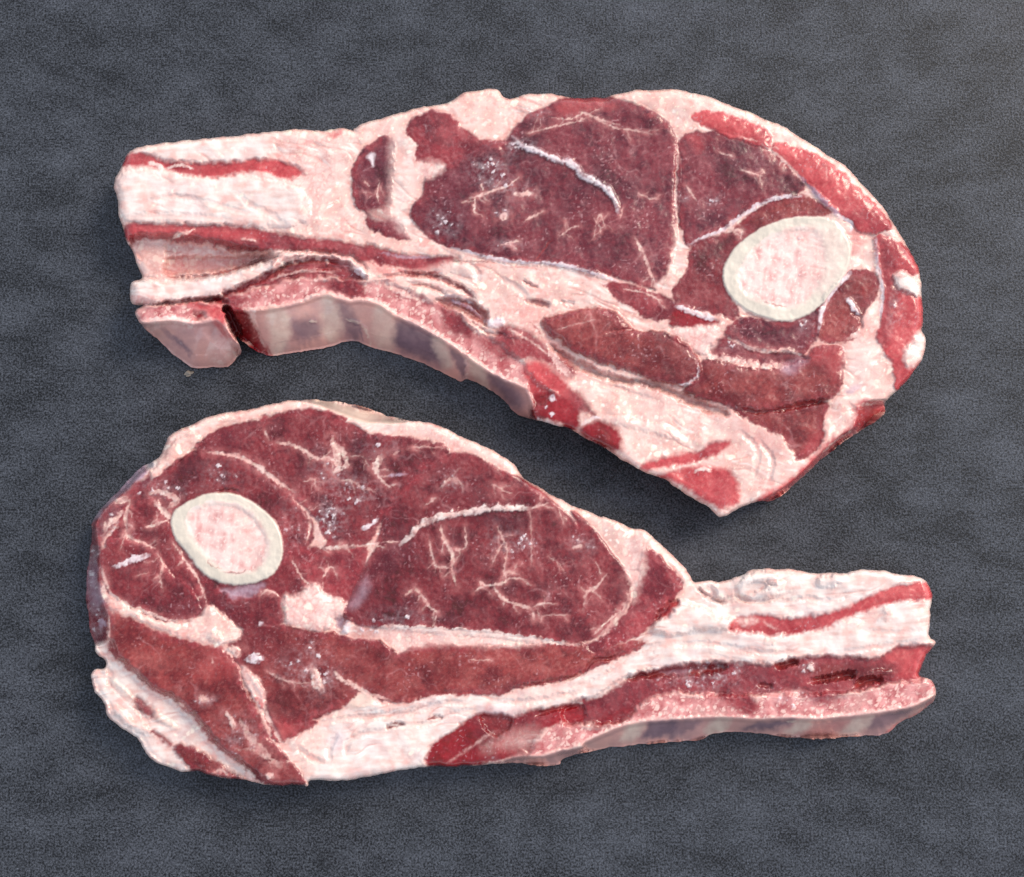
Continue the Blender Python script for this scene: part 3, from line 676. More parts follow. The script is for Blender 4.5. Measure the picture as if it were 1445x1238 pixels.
# the muscles of the cut face
L += [R('muscle', 'dark', 'A2 215,345 260,345 275,420 270,520 262,640 250,720 310,790 350,852 290,852 210,828 150,790 140,740 90,690 70,620 70,530 100,430 160,380', bulge=2, label='small oval muscle nearest the rib end'),
 LN('fat', 'A2 200,560 190,620 195,670', 1.4), LN('fat', 'A2 120,560 150,590', 1.2), R(None, 'sinew', 'A2 140,440 160,410 175,450 160,490', soft=2), R(None, 'fat', 'A2 140,720 260,700 270,750 190,760', soft=4, alpha=0.5),
 R(None, 'white', 'A2 275,330 360,330 400,440 380,600 360,720 420,830 350,830 260,740 265,560', soft=10, alpha=0.6),
 R('muscle', 'mid', 'A2 345,290 390,240 440,215 510,210 570,240 610,290 680,340 760,365 840,375 760,430 620,470 510,500 500,465 410,455 390,430 400,380 370,350', bulge=2, label='reddish muscle beside the upper fat'),
 R('muscle', 'dark', '''A2 1165,142 1100,165 1050,190 950,240 890,300 840,365 740,390 620,450 520,500 440,540 430,640 370,690 375,750 440,830 540,890 650,915 760,945 900,965 1100,985 1300,1030
  A3 80,815 180,850 280,880 310,885 350,830 385,700 390,550 400,400 390,320 370,240 300,175 200,135 100,112 0,110''', bulge=3, warp=1.8, label='largest dark muscle of the cut face'),
 R(None, 'wine', 'A3 0,112 100,112 160,140 130,160 40,150 -60,160 -90,130', soft=5), R(None, 'red', 'A2 1100,175 1200,145 1330,150 1400,180 1300,200 1200,230 1110,215', soft=7, alpha=0.5),
 LN('sinew', 'A2 880,340 940,390 1020,415 1100,450 1190,480 1230,530 1310,570 1360,605 1400,660 1418,722', 4.2, dz=5, part='sinew', soft=1.4, label='ragged white sinew across the largest muscle'),
 LN('fat', 'A2 960,320 1050,295 1180,265 1260,240', 1.3), LN('fat', 'A2 1080,240 1180,245 1250,215 1330,250 1445,280', 1.6), LN('fat', 'A3 -10,165 50,190 130,230 200,240 290,260', 1.8, alpha=0.7),
 R(None, 'pink', 'A2 400,470 500,462 525,500 460,545 420,540', soft=5), LN('fat', 'A2 660,650 720,635 780,610 850,590 910,545', 2.2), LN('fat', 'A2 690,640 685,700 690,730', 1.4), LN('fat', 'A2 720,570 730,610', 1.2),
 LN('fat', 'A2 880,630 980,625', 3.6), LN('fat', 'A2 815,740 850,750', 5), LN('fat', 'A2 930,770 1040,715', 1.6), LN('fat', 'A2 820,890 860,875 920,870', 1.6), LN('fat', 'A2 1120,840 1180,800 1220,790', 1.4), LN('fat', 'A2 1290,750 1320,790 1330,830', 1.2), LN('slot', 'A2 1090,850 1040,910 1000,960', 1.0, dz=-2),
 ('frost', 690, 238, 30, 20, 0.75), ('frost', 722, 268, 34, 16, 0.5), ('frost', 625, 315, 26, 22, 0.65), ('frost', 712, 300, 14, 12, 0.7), ('frost', 735, 208, 22, 12, 1.0), ('frost', 745, 160, 30, 10, 0.5), ('frost', 600, 180, 10, 10, 0.6), ('frost', 720, 345, 30, 10, 0.4),
 LN('fat', 'A3 220,680 260,760 285,830 300,860', 2.6), LN('fat', 'A3 395,300 392,420 385,520 392,600 400,680', 1.6, dz=-2, alpha=0.85), LN('slot', 'A3 388,330 385,430 378,520', 0.6, dz=-3), LN('fat', 'A3 230,500 280,520 320,525', 1.3, alpha=0.7), LN('fat', 'A3 170,560 160,600', 1), LN('fat', 'A3 60,620 80,590 100,640', 1.4, alpha=0.7),
 LN('sinew', 'A2 560,900 760,950 900,975 1100,985 1300,1035 1445,1085', 2.6, dz=3, part='sinew', label='thin bluish white skin under the largest muscle'), R(None, 'fat', 'A3 395,610 440,690 450,740 400,820 380,900 350,920 300,880 350,830 380,720', soft=4),
 R('muscle', 'dark', 'A3 405,290 440,262 480,252 600,262 700,290 760,330 820,370 890,430 905,480 860,510 800,518 720,543 650,580 580,640 500,680 440,708 412,640 402,560 402,450 408,380', bulge=2, label='dark muscle above the round bone'),
 R(None, 'red', 'A3 440,270 480,260 500,310 470,330', soft=6, alpha=0.5), LN('fat', 'A3 640,400 700,420 740,430', 1.3), LN('fat', 'A3 560,330 620,350', 1.2), ('frost', 1005, 281, 10, 8, 0.9), ('frost', 965, 275, 10, 9, 0.7), LN('fat', 'A3 430,470 470,530', 1.5),
 R('muscle', 'red', 'A3 455,190 480,170 560,172 650,200 740,235 768,270 762,310 700,292 600,262 500,220', bulge=4, label='bright red strip of meat under the rim fat'),
 R('muscle', 'red', 'A3 785,305 850,310 960,350 1060,420 1150,510 1225,580 1265,640 1210,655 1150,655 1100,615 1040,580 980,520 920,450 860,390 800,345', bulge=4, label='bright red meat along the upper right rim'),
 LN('fat', 'A3 740,300 820,360 870,410 900,450', 3, alpha=0.9), LN('fat', 'A3 640,270 720,285', 1.5), LN('veil', 'A3 890,430 950,490 1010,550 1060,600', 3.5, dz=2), LN('fat', 'A3 1000,390 1005,440', 1.3, alpha=0.5),
 R('muscle', 'brown', 'A3 690,592 740,555 820,525 900,515 960,535 1015,580 960,592 880,590 800,612 720,642 660,700 610,760 590,700 640,640', label='brown crescent of meat over the bone'), LN('sinew', 'A3 440,710 520,670 580,650 640,600 690,570 760,530 830,515 900,512', 2.8, dz=2, part='sinew', label='white fascia arching over the bone'),
 R('muscle', 'wine', 'A3 440,740 480,700 560,680 640,645 700,640 610,760 600,900 640,1000 560,990 480,970 400,950 380,910 390,870 440,810', label='muscle on the left of the bone'), LN('fat', 'A3 590,660 640,650 660,665', 3),
 R('muscle', 'red', 'A3 1200,680 1260,690 1330,720 1375,800 1330,835 1280,835 1290,880 1370,915 1400,960 1398,1010 1375,1070 1330,1130 A6 1330,250 1380,330 1330,400 1290,435 1285,370 1265,310 1215,230 1222,180 A3 1240,900 1215,800', bulge=3, label='red meat of the right hand rim'),
 R(None, 'mid', 'A3 1210,690 1260,700 1290,800 1260,840 1290,900 1280,1000 1250,1100 1222,1090 1240,900', soft=7, alpha=0.85), ('frost', 1265, 440, 14, 40, 0.55), R('fat', 'white', 'A3 1275,830 1320,822 1370,860 1390,910 1350,915 1290,880', soft=2.5, bulge=8, bw=9, label='lump of white fat on the right rim'), R(None, 'white', 'A6 1385,195 1402,210 1400,260 1370,330 1330,340 1320,270', soft=4, dz=2),
 R(None, 'red', 'A3 1090,615 1180,650 1140,720 1100,760 1095,690', soft=7, alpha=0.55), LN('sinew', 'A3 1040,590 1100,620 1100,660', 2.5), LN('sinew', 'A3 1200,670 1210,800 1230,900 1220,1010', 2.6, dz=2),
 R('muscle', 'brown', 'A3 1090,830 1150,815 1200,840 1210,880 1190,930 1140,990 1145,1060 1080,1100 1000,1095 960,1065 985,990 1040,900', label='rounded brown muscle on the right of the bone'), LN('sinew', 'A3 1100,825 1040,880 1000,930 975,1000 965,1070', 4, dz=3, part='sinew', label='white sinew edging the rounded brown muscle'), LN('sinew', 'A3 1080,930 1110,960 1135,1000', 3.5, dz=3), LN('fat', 'A3 1140,1000 1145,1060 1090,1090', 4), R(None, 'slot', 'A3 1130,900 1150,870 1180,890 1165,930', soft=5, alpha=0.6), LN('slot', 'A3 1100,980 1140,1010 1140,1060', 1.4, dz=-5, alpha=0.7),
 R('muscle', 'dark', 'A3 600,1050 640,1020 700,1008 760,1025 870,1025 920,985 970,900 1000,900 965,985 960,1060 940,1110 890,1160 830,1140 760,1140 690,1120 600,1090', label='muscle directly below the bone'),
 R('muscle', 'dark', 'A3 540,1120 600,1090 700,1140 860,1160 915,1172 850,1200 700,1195 540,1165', dz=-4, label='dark sliver of meat below the bone'), LN('fat', 'A3 600,1090 690,1130 760,1145 830,1140 900,1160', 2.6, dz=2), ('frost', 1035, 487, 18, 8, 0.6), ('frost', 1138, 455, 12, 14, 0.9),
 R('muscle', 'mid', 'A3 110,870 200,880 300,910 390,950 400,1000 300,1010 260,1000 200,960 130,910', label='red wedge of meat in the fat'), R('muscle', 'blood', 'A3 390,980 460,1000 550,1025 480,1045 400,1038 360,1030', soft=3, label='small dark red wedge'), LN('fat', 'A3 170,890 260,905 330,940', 1.4),
 LN('sinew', 'A3 385,960 450,980 500,1000 550,1015', 4, dz=3, part='sinew', label='lilac white sinew left of the bone'), R(None, 'pink', 'A3 330,1060 420,1050 540,1040 560,1060 530,1160 470,1150 400,1110', soft=4, bulge=4),
 R(None, 'slot', 'A6 -130,250 0,320 150,385 290,400 440,460 600,520 560,540 420,480 280,420 120,400 -30,340', soft=4, dz=-9, alpha=0.35),
 R('muscle', 'brown', 'A6 -159,154 -90,132 0,112 81,107 150,130 215,195 320,200 410,235 460,285 485,350 450,400 400,412 300,392 200,352 90,322 -23,274 -103,218', soft=2, bulge=9, bw=14, label='rolled brownish muscle in the middle of the fat'), LN('slot', 'A6 100,200 190,190 215,195', 1.2, dz=-5), LN('fat', 'A6 -100,190 -20,165 60,150', 1.2, alpha=0.6), LN('sinew', 'A6 480,330 478,380 440,410 400,412', 2.4, dz=3),
 R('muscle', 'brown', 'A6 490,325 540,310 620,335 720,345 830,340 920,310 960,260 1060,265 1068,320 1050,440 960,478 850,505 760,510 640,510 560,480 430,450 440,420 490,385', bulge=4, bw=14, label='long brown muscle across the lower cut face'), R(None, 'red', 'A6 920,310 970,258 1070,262 1068,330 1030,400 990,330', soft=10, alpha=0.6), LN('fat', 'A6 490,300 600,310 700,335 830,338', 4.5, dz=3), R(None, 'veil', 'A6 820,335 920,305 880,360 830,370', soft=5, alpha=0.5),
 R('muscle', 'brown', 'A6 630,510 750,522 860,512 1000,487 980,560 980,640 930,690 890,712 850,660 820,620 760,590 680,550', dz=-2, label='brown muscle at the lower right corner'), LN('slot', 'A6 780,520 850,505 930,488 1005,478', 2.6, dz=-12), LN('slot', 'A6 630,505 700,525 780,520', 1.2, dz=-4, alpha=0.5), R(None, 'red', 'A6 900,690 960,610 985,640 930,690', soft=8, alpha=0.6),
 R('muscle', 'red', 'A6 1130,492 1210,488 1240,510 1200,560 1130,600 1050,650 960,735 870,815 780,885 715,890 760,862 860,802 960,702 1060,612 1110,582', soft=4, label='orange red outer side at the lower right'), LN('fat', 'A6 960,720 1040,640 1110,600', 1.6, alpha=0.6), LN('fat', 'A6 1120,500 1240,485', 2.5),
 LN('fat', 'A6 1120,400 1160,430 1190,440', 5, alpha=0.7), R(None, 'veil', 'A6 1080,450 1100,420 1140,415 1120,445', soft=3, alpha=0.7), LN('pink', 'A6 1080,480 1120,540 1060,600', 2, dz=-3, alpha=0.5), R(None, 'white', 'A6 1100,250 1200,230 1210,330 1180,400 1100,400 1080,320', soft=9, alpha=0.5), LN('pink', 'A6 1180,330 1230,300 1270,330', 1.6, dz=-3, alpha=0.6),
 LN('pink', 'A6 -50,330 100,370 250,430', 2, dz=-4, alpha=0.6), LN('pink', 'A6 0,380 150,430 330,490', 1.6, dz=-3, alpha=0.5), LN('pink', 'A6 640,600 720,680 700,800', 1.6, dz=-4, alpha=0.5), LN('pink', 'A6 720,640 780,720 760,820', 1.6, dz=-4, alpha=0.5), LN('white', 'A6 80,550 200,570 330,600 450,660', 6, dz=3, alpha=0.4),
 R('muscle', 'red', 'A6 255,745 360,712 480,690 540,655 600,650 560,690 480,715 400,735 280,752', soft=3, dz=-2, label='thin red streak in the lower fat'), R('muscle', 'red', 'A6 330,785 420,757 560,755 620,790 640,850 630,895 570,910 500,880 430,830 340,795', soft=4, label='bright red patch near the lower tip'), LN('white', 'A6 460,770 500,755 530,770', 2.5, dz=2),
 R('muscle', 'blood', 'A5 990,785 1060,772 1130,802 1180,832 1210,880 1200,962 1120,932 1040,902 985,905', soft=3, label='blood red meat at the end of the rib'), R('muscle', 'blood', 'A5 1240,950 1320,920 1390,950 1428,1010 1410,1062 1330,1052 1230,982', soft=4, label='blood red patch on the lower edge'), R(None, 'mid', 'A5 1160,760 1220,780 1300,870 1300,900 1240,880 1210,850', soft=4, alpha=0.9),
 LN('sinew', 'A5 1070,800 1100,810', 3.6), LN('sinew', 'A5 1045,845 1055,850', 2.4), LN('sinew', 'A5 1070,880 1090,885', 3), LN('sinew', 'A5 1000,900 1050,925 1120,950', 1.5), LN('sinew', 'A5 1230,940 1280,905 1330,900', 2.4),
 R('bone', 'bone', 'A3 1000,600 1060,640 1095,710 1090,790 1040,880 960,970 860,1020 760,1010 650,960 590,890 580,810 620,730 690,670 780,620 880,597', soft=1.6, warp=0.9, dz=3, dw=2, label='oval sawn arm bone ring'),
 R('marrow', 'marrow', 'A3 640,830 680,760 740,700 820,660 900,645 965,660 990,720 995,800 962,882 902,946 830,966 740,942 660,900', soft=4.5, warp=2, dz=-1.5, dw=6, parent='bone', label='pink streaked marrow'), R(None, 'marrow', 'A3 900,640 1000,630 1060,672 1082,740 1040,850 980,920 960,880 990,800 985,720', soft=5, alpha=0.35),
 LN('white', 'A3 640,830 680,758 740,698 820,655 900,640 970,650', 2.4, dz=1, alpha=0.7), R(None, 'fat', 'A3 840,660 960,660 1000,740 980,860 900,900 920,780', soft=12, alpha=0.45), LN('mid', 'A3 745,940 790,955 840,962', 0.9, alpha=0.7), ('frost', 1120, 355, 30, 45, 0.25), LN('pink', 'A3 980,720 965,800 940,870', 1.2, alpha=0.7)]

# ------------------------------------------------------------------ the lower chop
LO = dict(thick=68, rim=12, grain=-0.16)
LO['outline'] = '''B1 120,660 160,600 230,530 310,440 390,375 450,345 480,280 500,235 570,195 700,140 800,115 900,97 1080,65 1200,52 1320,50
B2 0,52 100,60 240,95 400,145 450,163 560,163 650,195 740,250 850,290 940,340 1010,400 1050,450 1140,510 1250,570 1320,605 1445,650
B3 100,195 220,245 295,268 370,330 430,390 465,440 482,462 520,455 600,455 660,430 730,410 850,412 940,425 1060,420 1170,412 1230,425 1310,435 1360,460 1378,500 1372,560 1368,660 1390,685 1370,720 1330,790 1335,818 1380,830 1395,865 1385,905 1320,960 1250,1000 1200,1035 1100,1040 960,1052 860,1045 720,1030 600,1025 540,1035 500,1055 350,1065 200,1080 100,1095
B5 1445,875 1350,915 1335,940 1240,942 1100,930 1000,935 850,945 680,950 500,970 300,1010 180,1015 70,1020 50,1045 20,1040
B4 1180,1040 1050,1040 950,1030 850,1010 720,995 640,965 560,970 460,935 380,875 340,800 260,750 190,680 180,630 120,560 98,490 120,455 170,445 175,410 130,370 120,320 90,210 80,100 80,0
B1 80,960 95,850 105,740'''
LO['walls'] = [
 ('B3 1400,870 1395,880 1300,925 1180,945 1050,960 940,970 830,965 700,970 600,962 450,968 320,978 230,990 150,1020 60,1060 B5 1445,840 1350,855 1250,885 1150,885 1060,905 1040,940 1240,960 1345,960 1445,900 B3 100,1115 350,1085 500,1075 600,1045 860,1065 1100,1060 1220,1055 1340,980 1400,920',
  'B5 1040,925 1060,905 1150,885 1250,885 1350,855 B3 0,1090 60,1060 150,1020 230,990 320,978 450,968 600,962 700,970 830,965 940,970 1050,960 1180,945 1300,925 1395,875'),
 ('B1 430,400 360,440 300,510 240,560 200,590 150,650 130,700 140,760 150,850 150,920 160,1050 200,1150 B4 200,230 190,320 100,330 60,200 50,0 B1 60,900 80,740 100,640 150,580 220,510 300,420 390,350',
  'B1 440,385 360,440 300,510 240,560 200,590 150,650 130,700 140,760 150,850 150,920 160,1050 200,1150 B4 200,230 190,320'),
 ('B2 -100,60 0,90 100,130 200,165 260,180 400,180 460,165 400,120 240,70 100,35 0,30 -80,30', 'B2 -100,60 0,90 100,130 200,165 260,180 400,180 455,165'),
]
L = LO['layers'] = []
# outer rims
L += [R('fat', 'fat', 'B1 430,420 470,300 510,230 600,180 720,130 900,90 1080,60 1250,45 1330,45 B2 100,55 260,100 420,150 560,160 700,220 850,290 960,350 1050,450 1160,520 1320,600 B3 0,160 100,195 220,245 300,270 400,350 480,450 480,520 380,560 350,580 400,500 330,380 280,350 200,420 100,280 0,195 B2 1330,660 1200,600 1040,480 850,370 660,320 400,250 200,200 60,130 B1 1330,120 1130,115 900,165 720,225 600,330 430,450', soft=3, dz=1, label='pink fat cap along the upper edge'),
 R(None, 'mempale', 'B2 -80,50 0,60 100,75 240,110 380,150 440,170 300,178 180,160 80,120 0,88', soft=4, alpha=0.8), R(None, 'white', 'B2 -60,70 60,110 180,170 280,185 390,180 370,215 250,200 120,160 0,110', soft=4, alpha=0.7),
 R(None, 'pink', 'B2 450,170 560,165 740,255 940,345 1050,455 1250,575 1200,590 1040,460 850,350 700,290 560,240 420,220', soft=6, alpha=0.6),
 R('membrane', 'veil', 'B1 430,400 370,440 300,510 240,560 200,595 150,655 110,690 100,660 150,580 220,510 300,420 400,350', soft=3, label='purplish skin on the upper left rim'), R(None, 'white', 'B1 380,380 450,345 440,400 400,420', soft=4, alpha=0.7),
 R('muscle', 'dark', 'B1 105,700 150,660 200,595 300,515 380,450 430,440 440,490 380,530 320,570 280,640 200,700 150,780 150,900 160,1000 200,1150 B4 205,240 195,320 120,325 70,200 60,0 B1 70,900', soft=3, label='mottled dark meat of the left rim'),
 R(None, 'veil', 'B1 90,930 145,860 150,1000 170,1090 100,1090', soft=8, alpha=0.75), ('frost', 133, 800, 14, 50, 0.7), ('frost', 140, 880, 16, 40, 0.6), ('frost', 165, 740, 20, 24, 0.7), LN('fat', 'B1 220,570 260,565 300,560', 4), LN('fat', 'B1 160,740 190,690 250,640 300,590 350,540', 4), LN('veil', 'B4 150,250 160,210 190,230', 3),
 R('fat', 'fat', 'B1 430,460 410,420 470,340 530,260 620,210 660,250 620,310 540,380 470,420', soft=4, dz=2, bulge=4, label='granular fat at the upper left')]
# rib end of the lower chop
L += [R('fat', 'white', 'B3 490,470 600,455 700,415 900,420 1170,412 1310,435 1375,470 1375,650 1360,720 1250,720 1050,745 900,745 780,775 600,765 480,770 340,800 230,830 250,740 330,660 390,560 440,520', soft=4, label='white fat of the rib end'),
 R('fat', 'white', 'B3 350,590 400,545 440,530 520,555 580,590 630,600 610,640 500,645 400,660 320,640', soft=3, dz=6, bulge=6, bw=12, label='white flap of fat beside the round muscle'), R('muscle', 'red', 'B3 345,590 380,550 415,532 400,560 370,590', soft=3, dz=-6, label='red gap under the fat flap'), LN('mid', 'B3 490,480 540,520 600,540', 1.4, dz=-8, alpha=0.5),
 LN('pink', 'B3 520,480 580,530 640,520 700,530', 3, dz=-7, alpha=0.6), LN('white', 'B3 640,500 680,450 760,440 800,470 760,500 680,520', 7, dz=9, alpha=0.6), LN('white', 'B3 940,460 990,455 1040,440', 8, dz=8, alpha=0.6), LN('pink', 'B3 640,480 650,520 740,530 850,500', 1.6, dz=-6, alpha=0.6), LN('pink', 'B3 800,540 900,520 1000,530 1100,480', 1.6, dz=-4, alpha=0.4), LN('pink', 'B3 520,470 560,500 540,520', 2, dz=-5, alpha=0.5),
 R('muscle', 'red', 'B3 625,640 635,605 720,587 850,602 1000,577 1120,532 1200,492 1310,467 1375,475 1375,520 1260,525 1170,547 1050,590 960,630 800,655 700,645', soft=2.8, dz=-3, label='red stripe of meat in the rib end fat'), R(None, 'pink', 'B3 640,605 700,590 720,610 660,625', soft=4, alpha=0.8), LN('pink', 'B3 740,600 760,620 800,640', 2, alpha=0.6), LN('fat', 'B3 1190,560 1220,575 1200,610', 5, alpha=0.6, dz=3), LN('fat', 'B3 740,680 790,685', 4, dz=3),
 LN('pink', 'B3 400,700 520,690 700,720 880,730', 2, dz=-4, alpha=0.5), LN('pink', 'B3 540,730 640,760 760,770', 2, dz=-3, alpha=0.6), LN('pink', 'B3 1000,730 1200,700 1370,680', 1.6, dz=-3, alpha=0.6), LN('pink', 'B3 1100,640 1250,650 1360,640', 1.2, dz=-2, alpha=0.35),
 R('muscle', 'mid', 'B3 215,825 350,792 480,772 600,768 780,778 900,748 1050,748 1180,752 1250,712 1375,708 1360,760 1330,800 1335,825 1240,832 1100,862 950,872 800,880 700,880 560,880 400,870 300,900 200,980 100,985 0,990 0,930 120,890', soft=3, dz=-8, label='dark red layer of meat above the rib'),
 R(None, 'red', 'B3 1200,745 1260,712 1380,705 1335,800 1330,830 1240,820 1260,770', soft=5), R(None, 'brown', 'B3 850,790 950,770 1100,770 1230,770 1230,810 1100,830 950,820', soft=5, alpha=0.8),
 R(None, 'slot', 'B3 220,825 350,790 480,775 600,772 560,800 420,812 330,818', soft=3, dz=-8, alpha=0.8), R(None, 'veil', 'B3 350,800 430,790 470,800 430,812', soft=3, alpha=0.5), LN('slot', 'B3 785,778 830,765 880,758', 4.5, dz=-22), LN('slot', 'B3 915,835 990,822 1060,810 1095,815', 4.2, dz=-22), LN('slot', 'B3 1085,855 1140,830 1200,830', 4.2, dz=-22), LN('slot', 'B3 720,845 780,855', 1.6, dz=-8), LN('brown', 'B3 1100,830 1170,800 1230,800', 2.4, dz=4), ('frost', 1140, 942, 12, 10, 0.8), LN('white', 'B3 915,770 930,795', 3.5, dz=3), ('frost', 1010, 945, 40, 16, 0.8),
 R('rib', 'sponge', 'B3 1395,870 1380,828 1330,822 1220,848 1100,880 980,900 880,860 760,880 700,920 600,870 480,890 360,880 270,930 200,990 90,1010 0,985 B5 1330,720 1240,800 1150,850 1200,890 1350,857 B3 60,1062 150,1022 230,992 320,980 450,970 600,964 700,972 830,967 940,972 1050,962 1180,947 1300,927', soft=3, dz=-2, label='spongy sawn rib edge of the lower chop'),
 R(None, 'mid', 'B3 560,870 640,860 720,910 700,960 640,940 590,910', soft=5), R(None, 'mid', 'B3 880,850 1000,850 1080,860 1000,910 920,920', soft=6), R(None, 'blood', 'B3 90,990 160,950 240,930 260,960 180,1000 110,1010', soft=4, alpha=0.8), R(None, 'mid', 'B3 0,900 180,880 260,900 150,960 0,980', soft=8, alpha=0.6), ('frost', 985, 965, 60, 14, 0.6), ('frost', 1120, 985, 50, 14, 0.5), LN('pink', 'B3 720,972 830,967 940,974 1050,962 1180,947 1300,927 1390,885', 3.4, dz=2, alpha=0.85), LN('pink', 'B3 60,1062 150,1022 230,992 320,980 450,970 600,966', 3.4, dz=2, alpha=0.85),
 R('membrane', 'membrane', 'B3 1400,885 1300,930 1180,950 1050,965 940,975 830,970 700,975 600,967 450,973 320,983 230,995 150,1025 60,1065 B5 1445,850 1350,862 1250,890 1150,892 1060,915 1100,950 1345,960 1445,900 B3 100,1115 350,1085 500,1075 600,1045 860,1065 1100,1060 1220,1055 1340,980', soft=1.8, warp=1.0, label='shiny grey lining under the lower rib'),
 R(None, 'memdark', 'B3 320,985 420,980 400,1020 360,1045 290,1045 300,1010', soft=7, alpha=0.8), R(None, 'memdark', 'B3 420,985 500,980 480,1010 400,1050 380,1040', soft=7, alpha=0.6), R(None, 'memdark', 'B3 740,985 860,978 800,1010 700,1020 660,1010', soft=7, alpha=0.8), R(None, 'memdark', 'B3 1170,965 1300,940 1240,990 1190,1010 1130,1010', soft=7, alpha=0.6), R(None, 'mempale', 'B3 560,975 620,975 590,1020 520,1030', soft=6, alpha=0.85), R(None, 'mempale', 'B3 880,985 930,985 880,1030 820,1030', soft=6, alpha=0.8), R(None, 'mempale', 'B3 1090,975 1160,965 1100,1030 1030,1030', soft=7, alpha=0.8), R(None, 'mempale', 'B3 230,1005 290,995 260,1050 200,1060', soft=7, alpha=0.8), LN('mempale', 'B3 830,985 870,985', 1.5), LN('red', 'B3 1390,900 1320,958 1250,1000 1200,1030', 3, alpha=0.5), R(None, 'red', 'B3 900,1020 1000,985 1060,985 1000,1030', soft=6, alpha=0.35)]
# lower fat and blood meat
L += [R('fat', 'white', 'B5 -30,740 60,720 250,650 390,600 560,625 720,580 900,580 1100,560 1250,520 1445,485 B3 0,800 150,770 240,720 300,670 420,660 400,720 300,780 210,840 150,880 60,905 0,905 B5 1445,620 1300,640 1200,660 1000,690 830,740 720,830 680,950 500,975 300,1015 180,1020 70,1025 20,1045 -20,980 -60,900 -80,820', soft=3, dz=0, label='wavy band of fat running to the rib end'),
 LN('slot', 'B5 445,752 490,735 550,728', 3, dz=-9), LN('slot', 'B5 660,705 720,692 740,697', 2.2, dz=-8), LN('pink', 'B5 60,730 250,700 400,690 600,670 760,620 900,630', 1.6, dz=-5, alpha=0.7), LN('pink', 'B5 240,890 260,820 330,780 440,760', 2, dz=-5, alpha=0.7), LN('pink', 'B5 160,930 160,860 200,780', 2, dz=-5, alpha=0.6), LN('pink', 'B5 540,740 700,720 820,670 950,650', 1.4, dz=-4, alpha=0.6), LN('fat', 'B5 0,850 60,900 150,930', 3, dz=-3, alpha=0.7),
 R(None, 'sinew', 'B5 160,820 210,760 250,790 230,860 190,880', soft=7, alpha=0.6), R(None, 'fat', 'B5 -30,780 60,730 140,760 100,900 20,1020 -20,960', soft=8, alpha=0.8), R(None, 'veil', 'B5 930,640 1080,650 1190,690 1100,710 960,680', soft=6, alpha=0.5), R(None, 'pink', 'B5 1080,560 1200,530 1445,490 1400,540 1300,590 1150,600', soft=7, alpha=0.7), LN('slot', 'B5 1060,558 1180,530 1300,510 1445,478 B3 100,755 170,745 240,715', 1.5, dz=-8, alpha=0.8), LN('slot', 'B5 1050,565 1080,570', 1, alpha=0.4),
 LN('pink', 'B5 1000,620 1200,610 1320,590 1445,560', 2, dz=-5, alpha=0.6), LN('pink', 'B3 60,850 160,800 260,720 400,690', 2, dz=-4, alpha=0.55),
 LN('white', 'B5 300,650 480,640 650,610 760,590', 5, dz=4, alpha=0.4), R(None, 'mempale', 'B5 245,620 330,570 390,600 370,640 290,650', soft=4, alpha=0.7, dz=2),
 R('muscle', 'blood', 'B5 670,945 690,840 760,790 840,740 880,700 950,680 1060,700 1200,670 1330,650 1445,640 1445,700 1300,730 1220,790 1180,860 1150,890 1000,915 850,945', soft=3, dz=-4, label='blood red meat on the lower edge'), R(None, 'mid', 'B5 880,700 950,680 1060,700 1200,670 1300,680 1200,760 1050,800 940,780', soft=8, alpha=0.7), R(None, 'pink', 'B5 950,860 1050,790 1200,760 1230,800 1150,850 1050,850', soft=12, alpha=0.5), R(None, 'slot', 'B5 930,690 1010,680 1090,700 1070,760 1000,790 960,750', soft=6, alpha=0.55, dz=-6), LN('pink', 'B5 760,930 850,870 950,800 1000,770', 1.4, alpha=0.6), LN('slot', 'B5 1200,690 1320,650 1440,635', 2, dz=-8, alpha=0.7),
 R(None, 'membrane', 'B5 1060,915 1130,885 1200,890 1180,925 1100,935', soft=4, alpha=0.7)]
# fat flap at the lower left
L += [R('fat', 'white', 'B4 120,325 190,320 230,390 310,460 400,540 500,590 600,670 680,760 740,840 820,900 930,990 1000,1035 850,1015 640,970 560,975 460,940 380,880 340,805 260,755 190,690 175,635 120,565 95,490 115,450 175,445 180,410 130,375', soft=3, dz=-22, dw=9, bulge=6, bw=14, label='bluish white fat flap at the lower left'), LN('mempale', 'B4 200,500 300,600 420,680 560,760', 5, dz=4, alpha=0.5), LN('pink', 'B4 150,470 240,560 330,640 400,740', 1.8, dz=-5, alpha=0.4), LN('white', 'B4 210,630 300,720 420,780', 6, dz=6, alpha=0.4), LN('pink', 'B4 190,420 200,500 180,560', 2, dz=-5, alpha=0.3),
 R('muscle', 'dark', 'B4 335,595 400,650 412,692 360,652 335,622', soft=3, alpha=0.85, dz=-3, label='small dark patch in the fat flap'), R('muscle', 'brown', 'B4 420,770 510,825 480,822', soft=3, alpha=0.9, label='thin dark streak in the fat flap'), R(None, 'brown', 'B4 410,690 450,690 480,730 440,720', soft=4, alpha=0.5),
 R('muscle', 'brown', 'B4 545,840 600,850 660,880 740,920 800,970 870,1008 790,1005 690,990 620,960 560,900', soft=3, dz=4, label='brown red patch on the bottom edge'), LN('fat', 'B4 720,985 770,960 800,990', 2.4)]
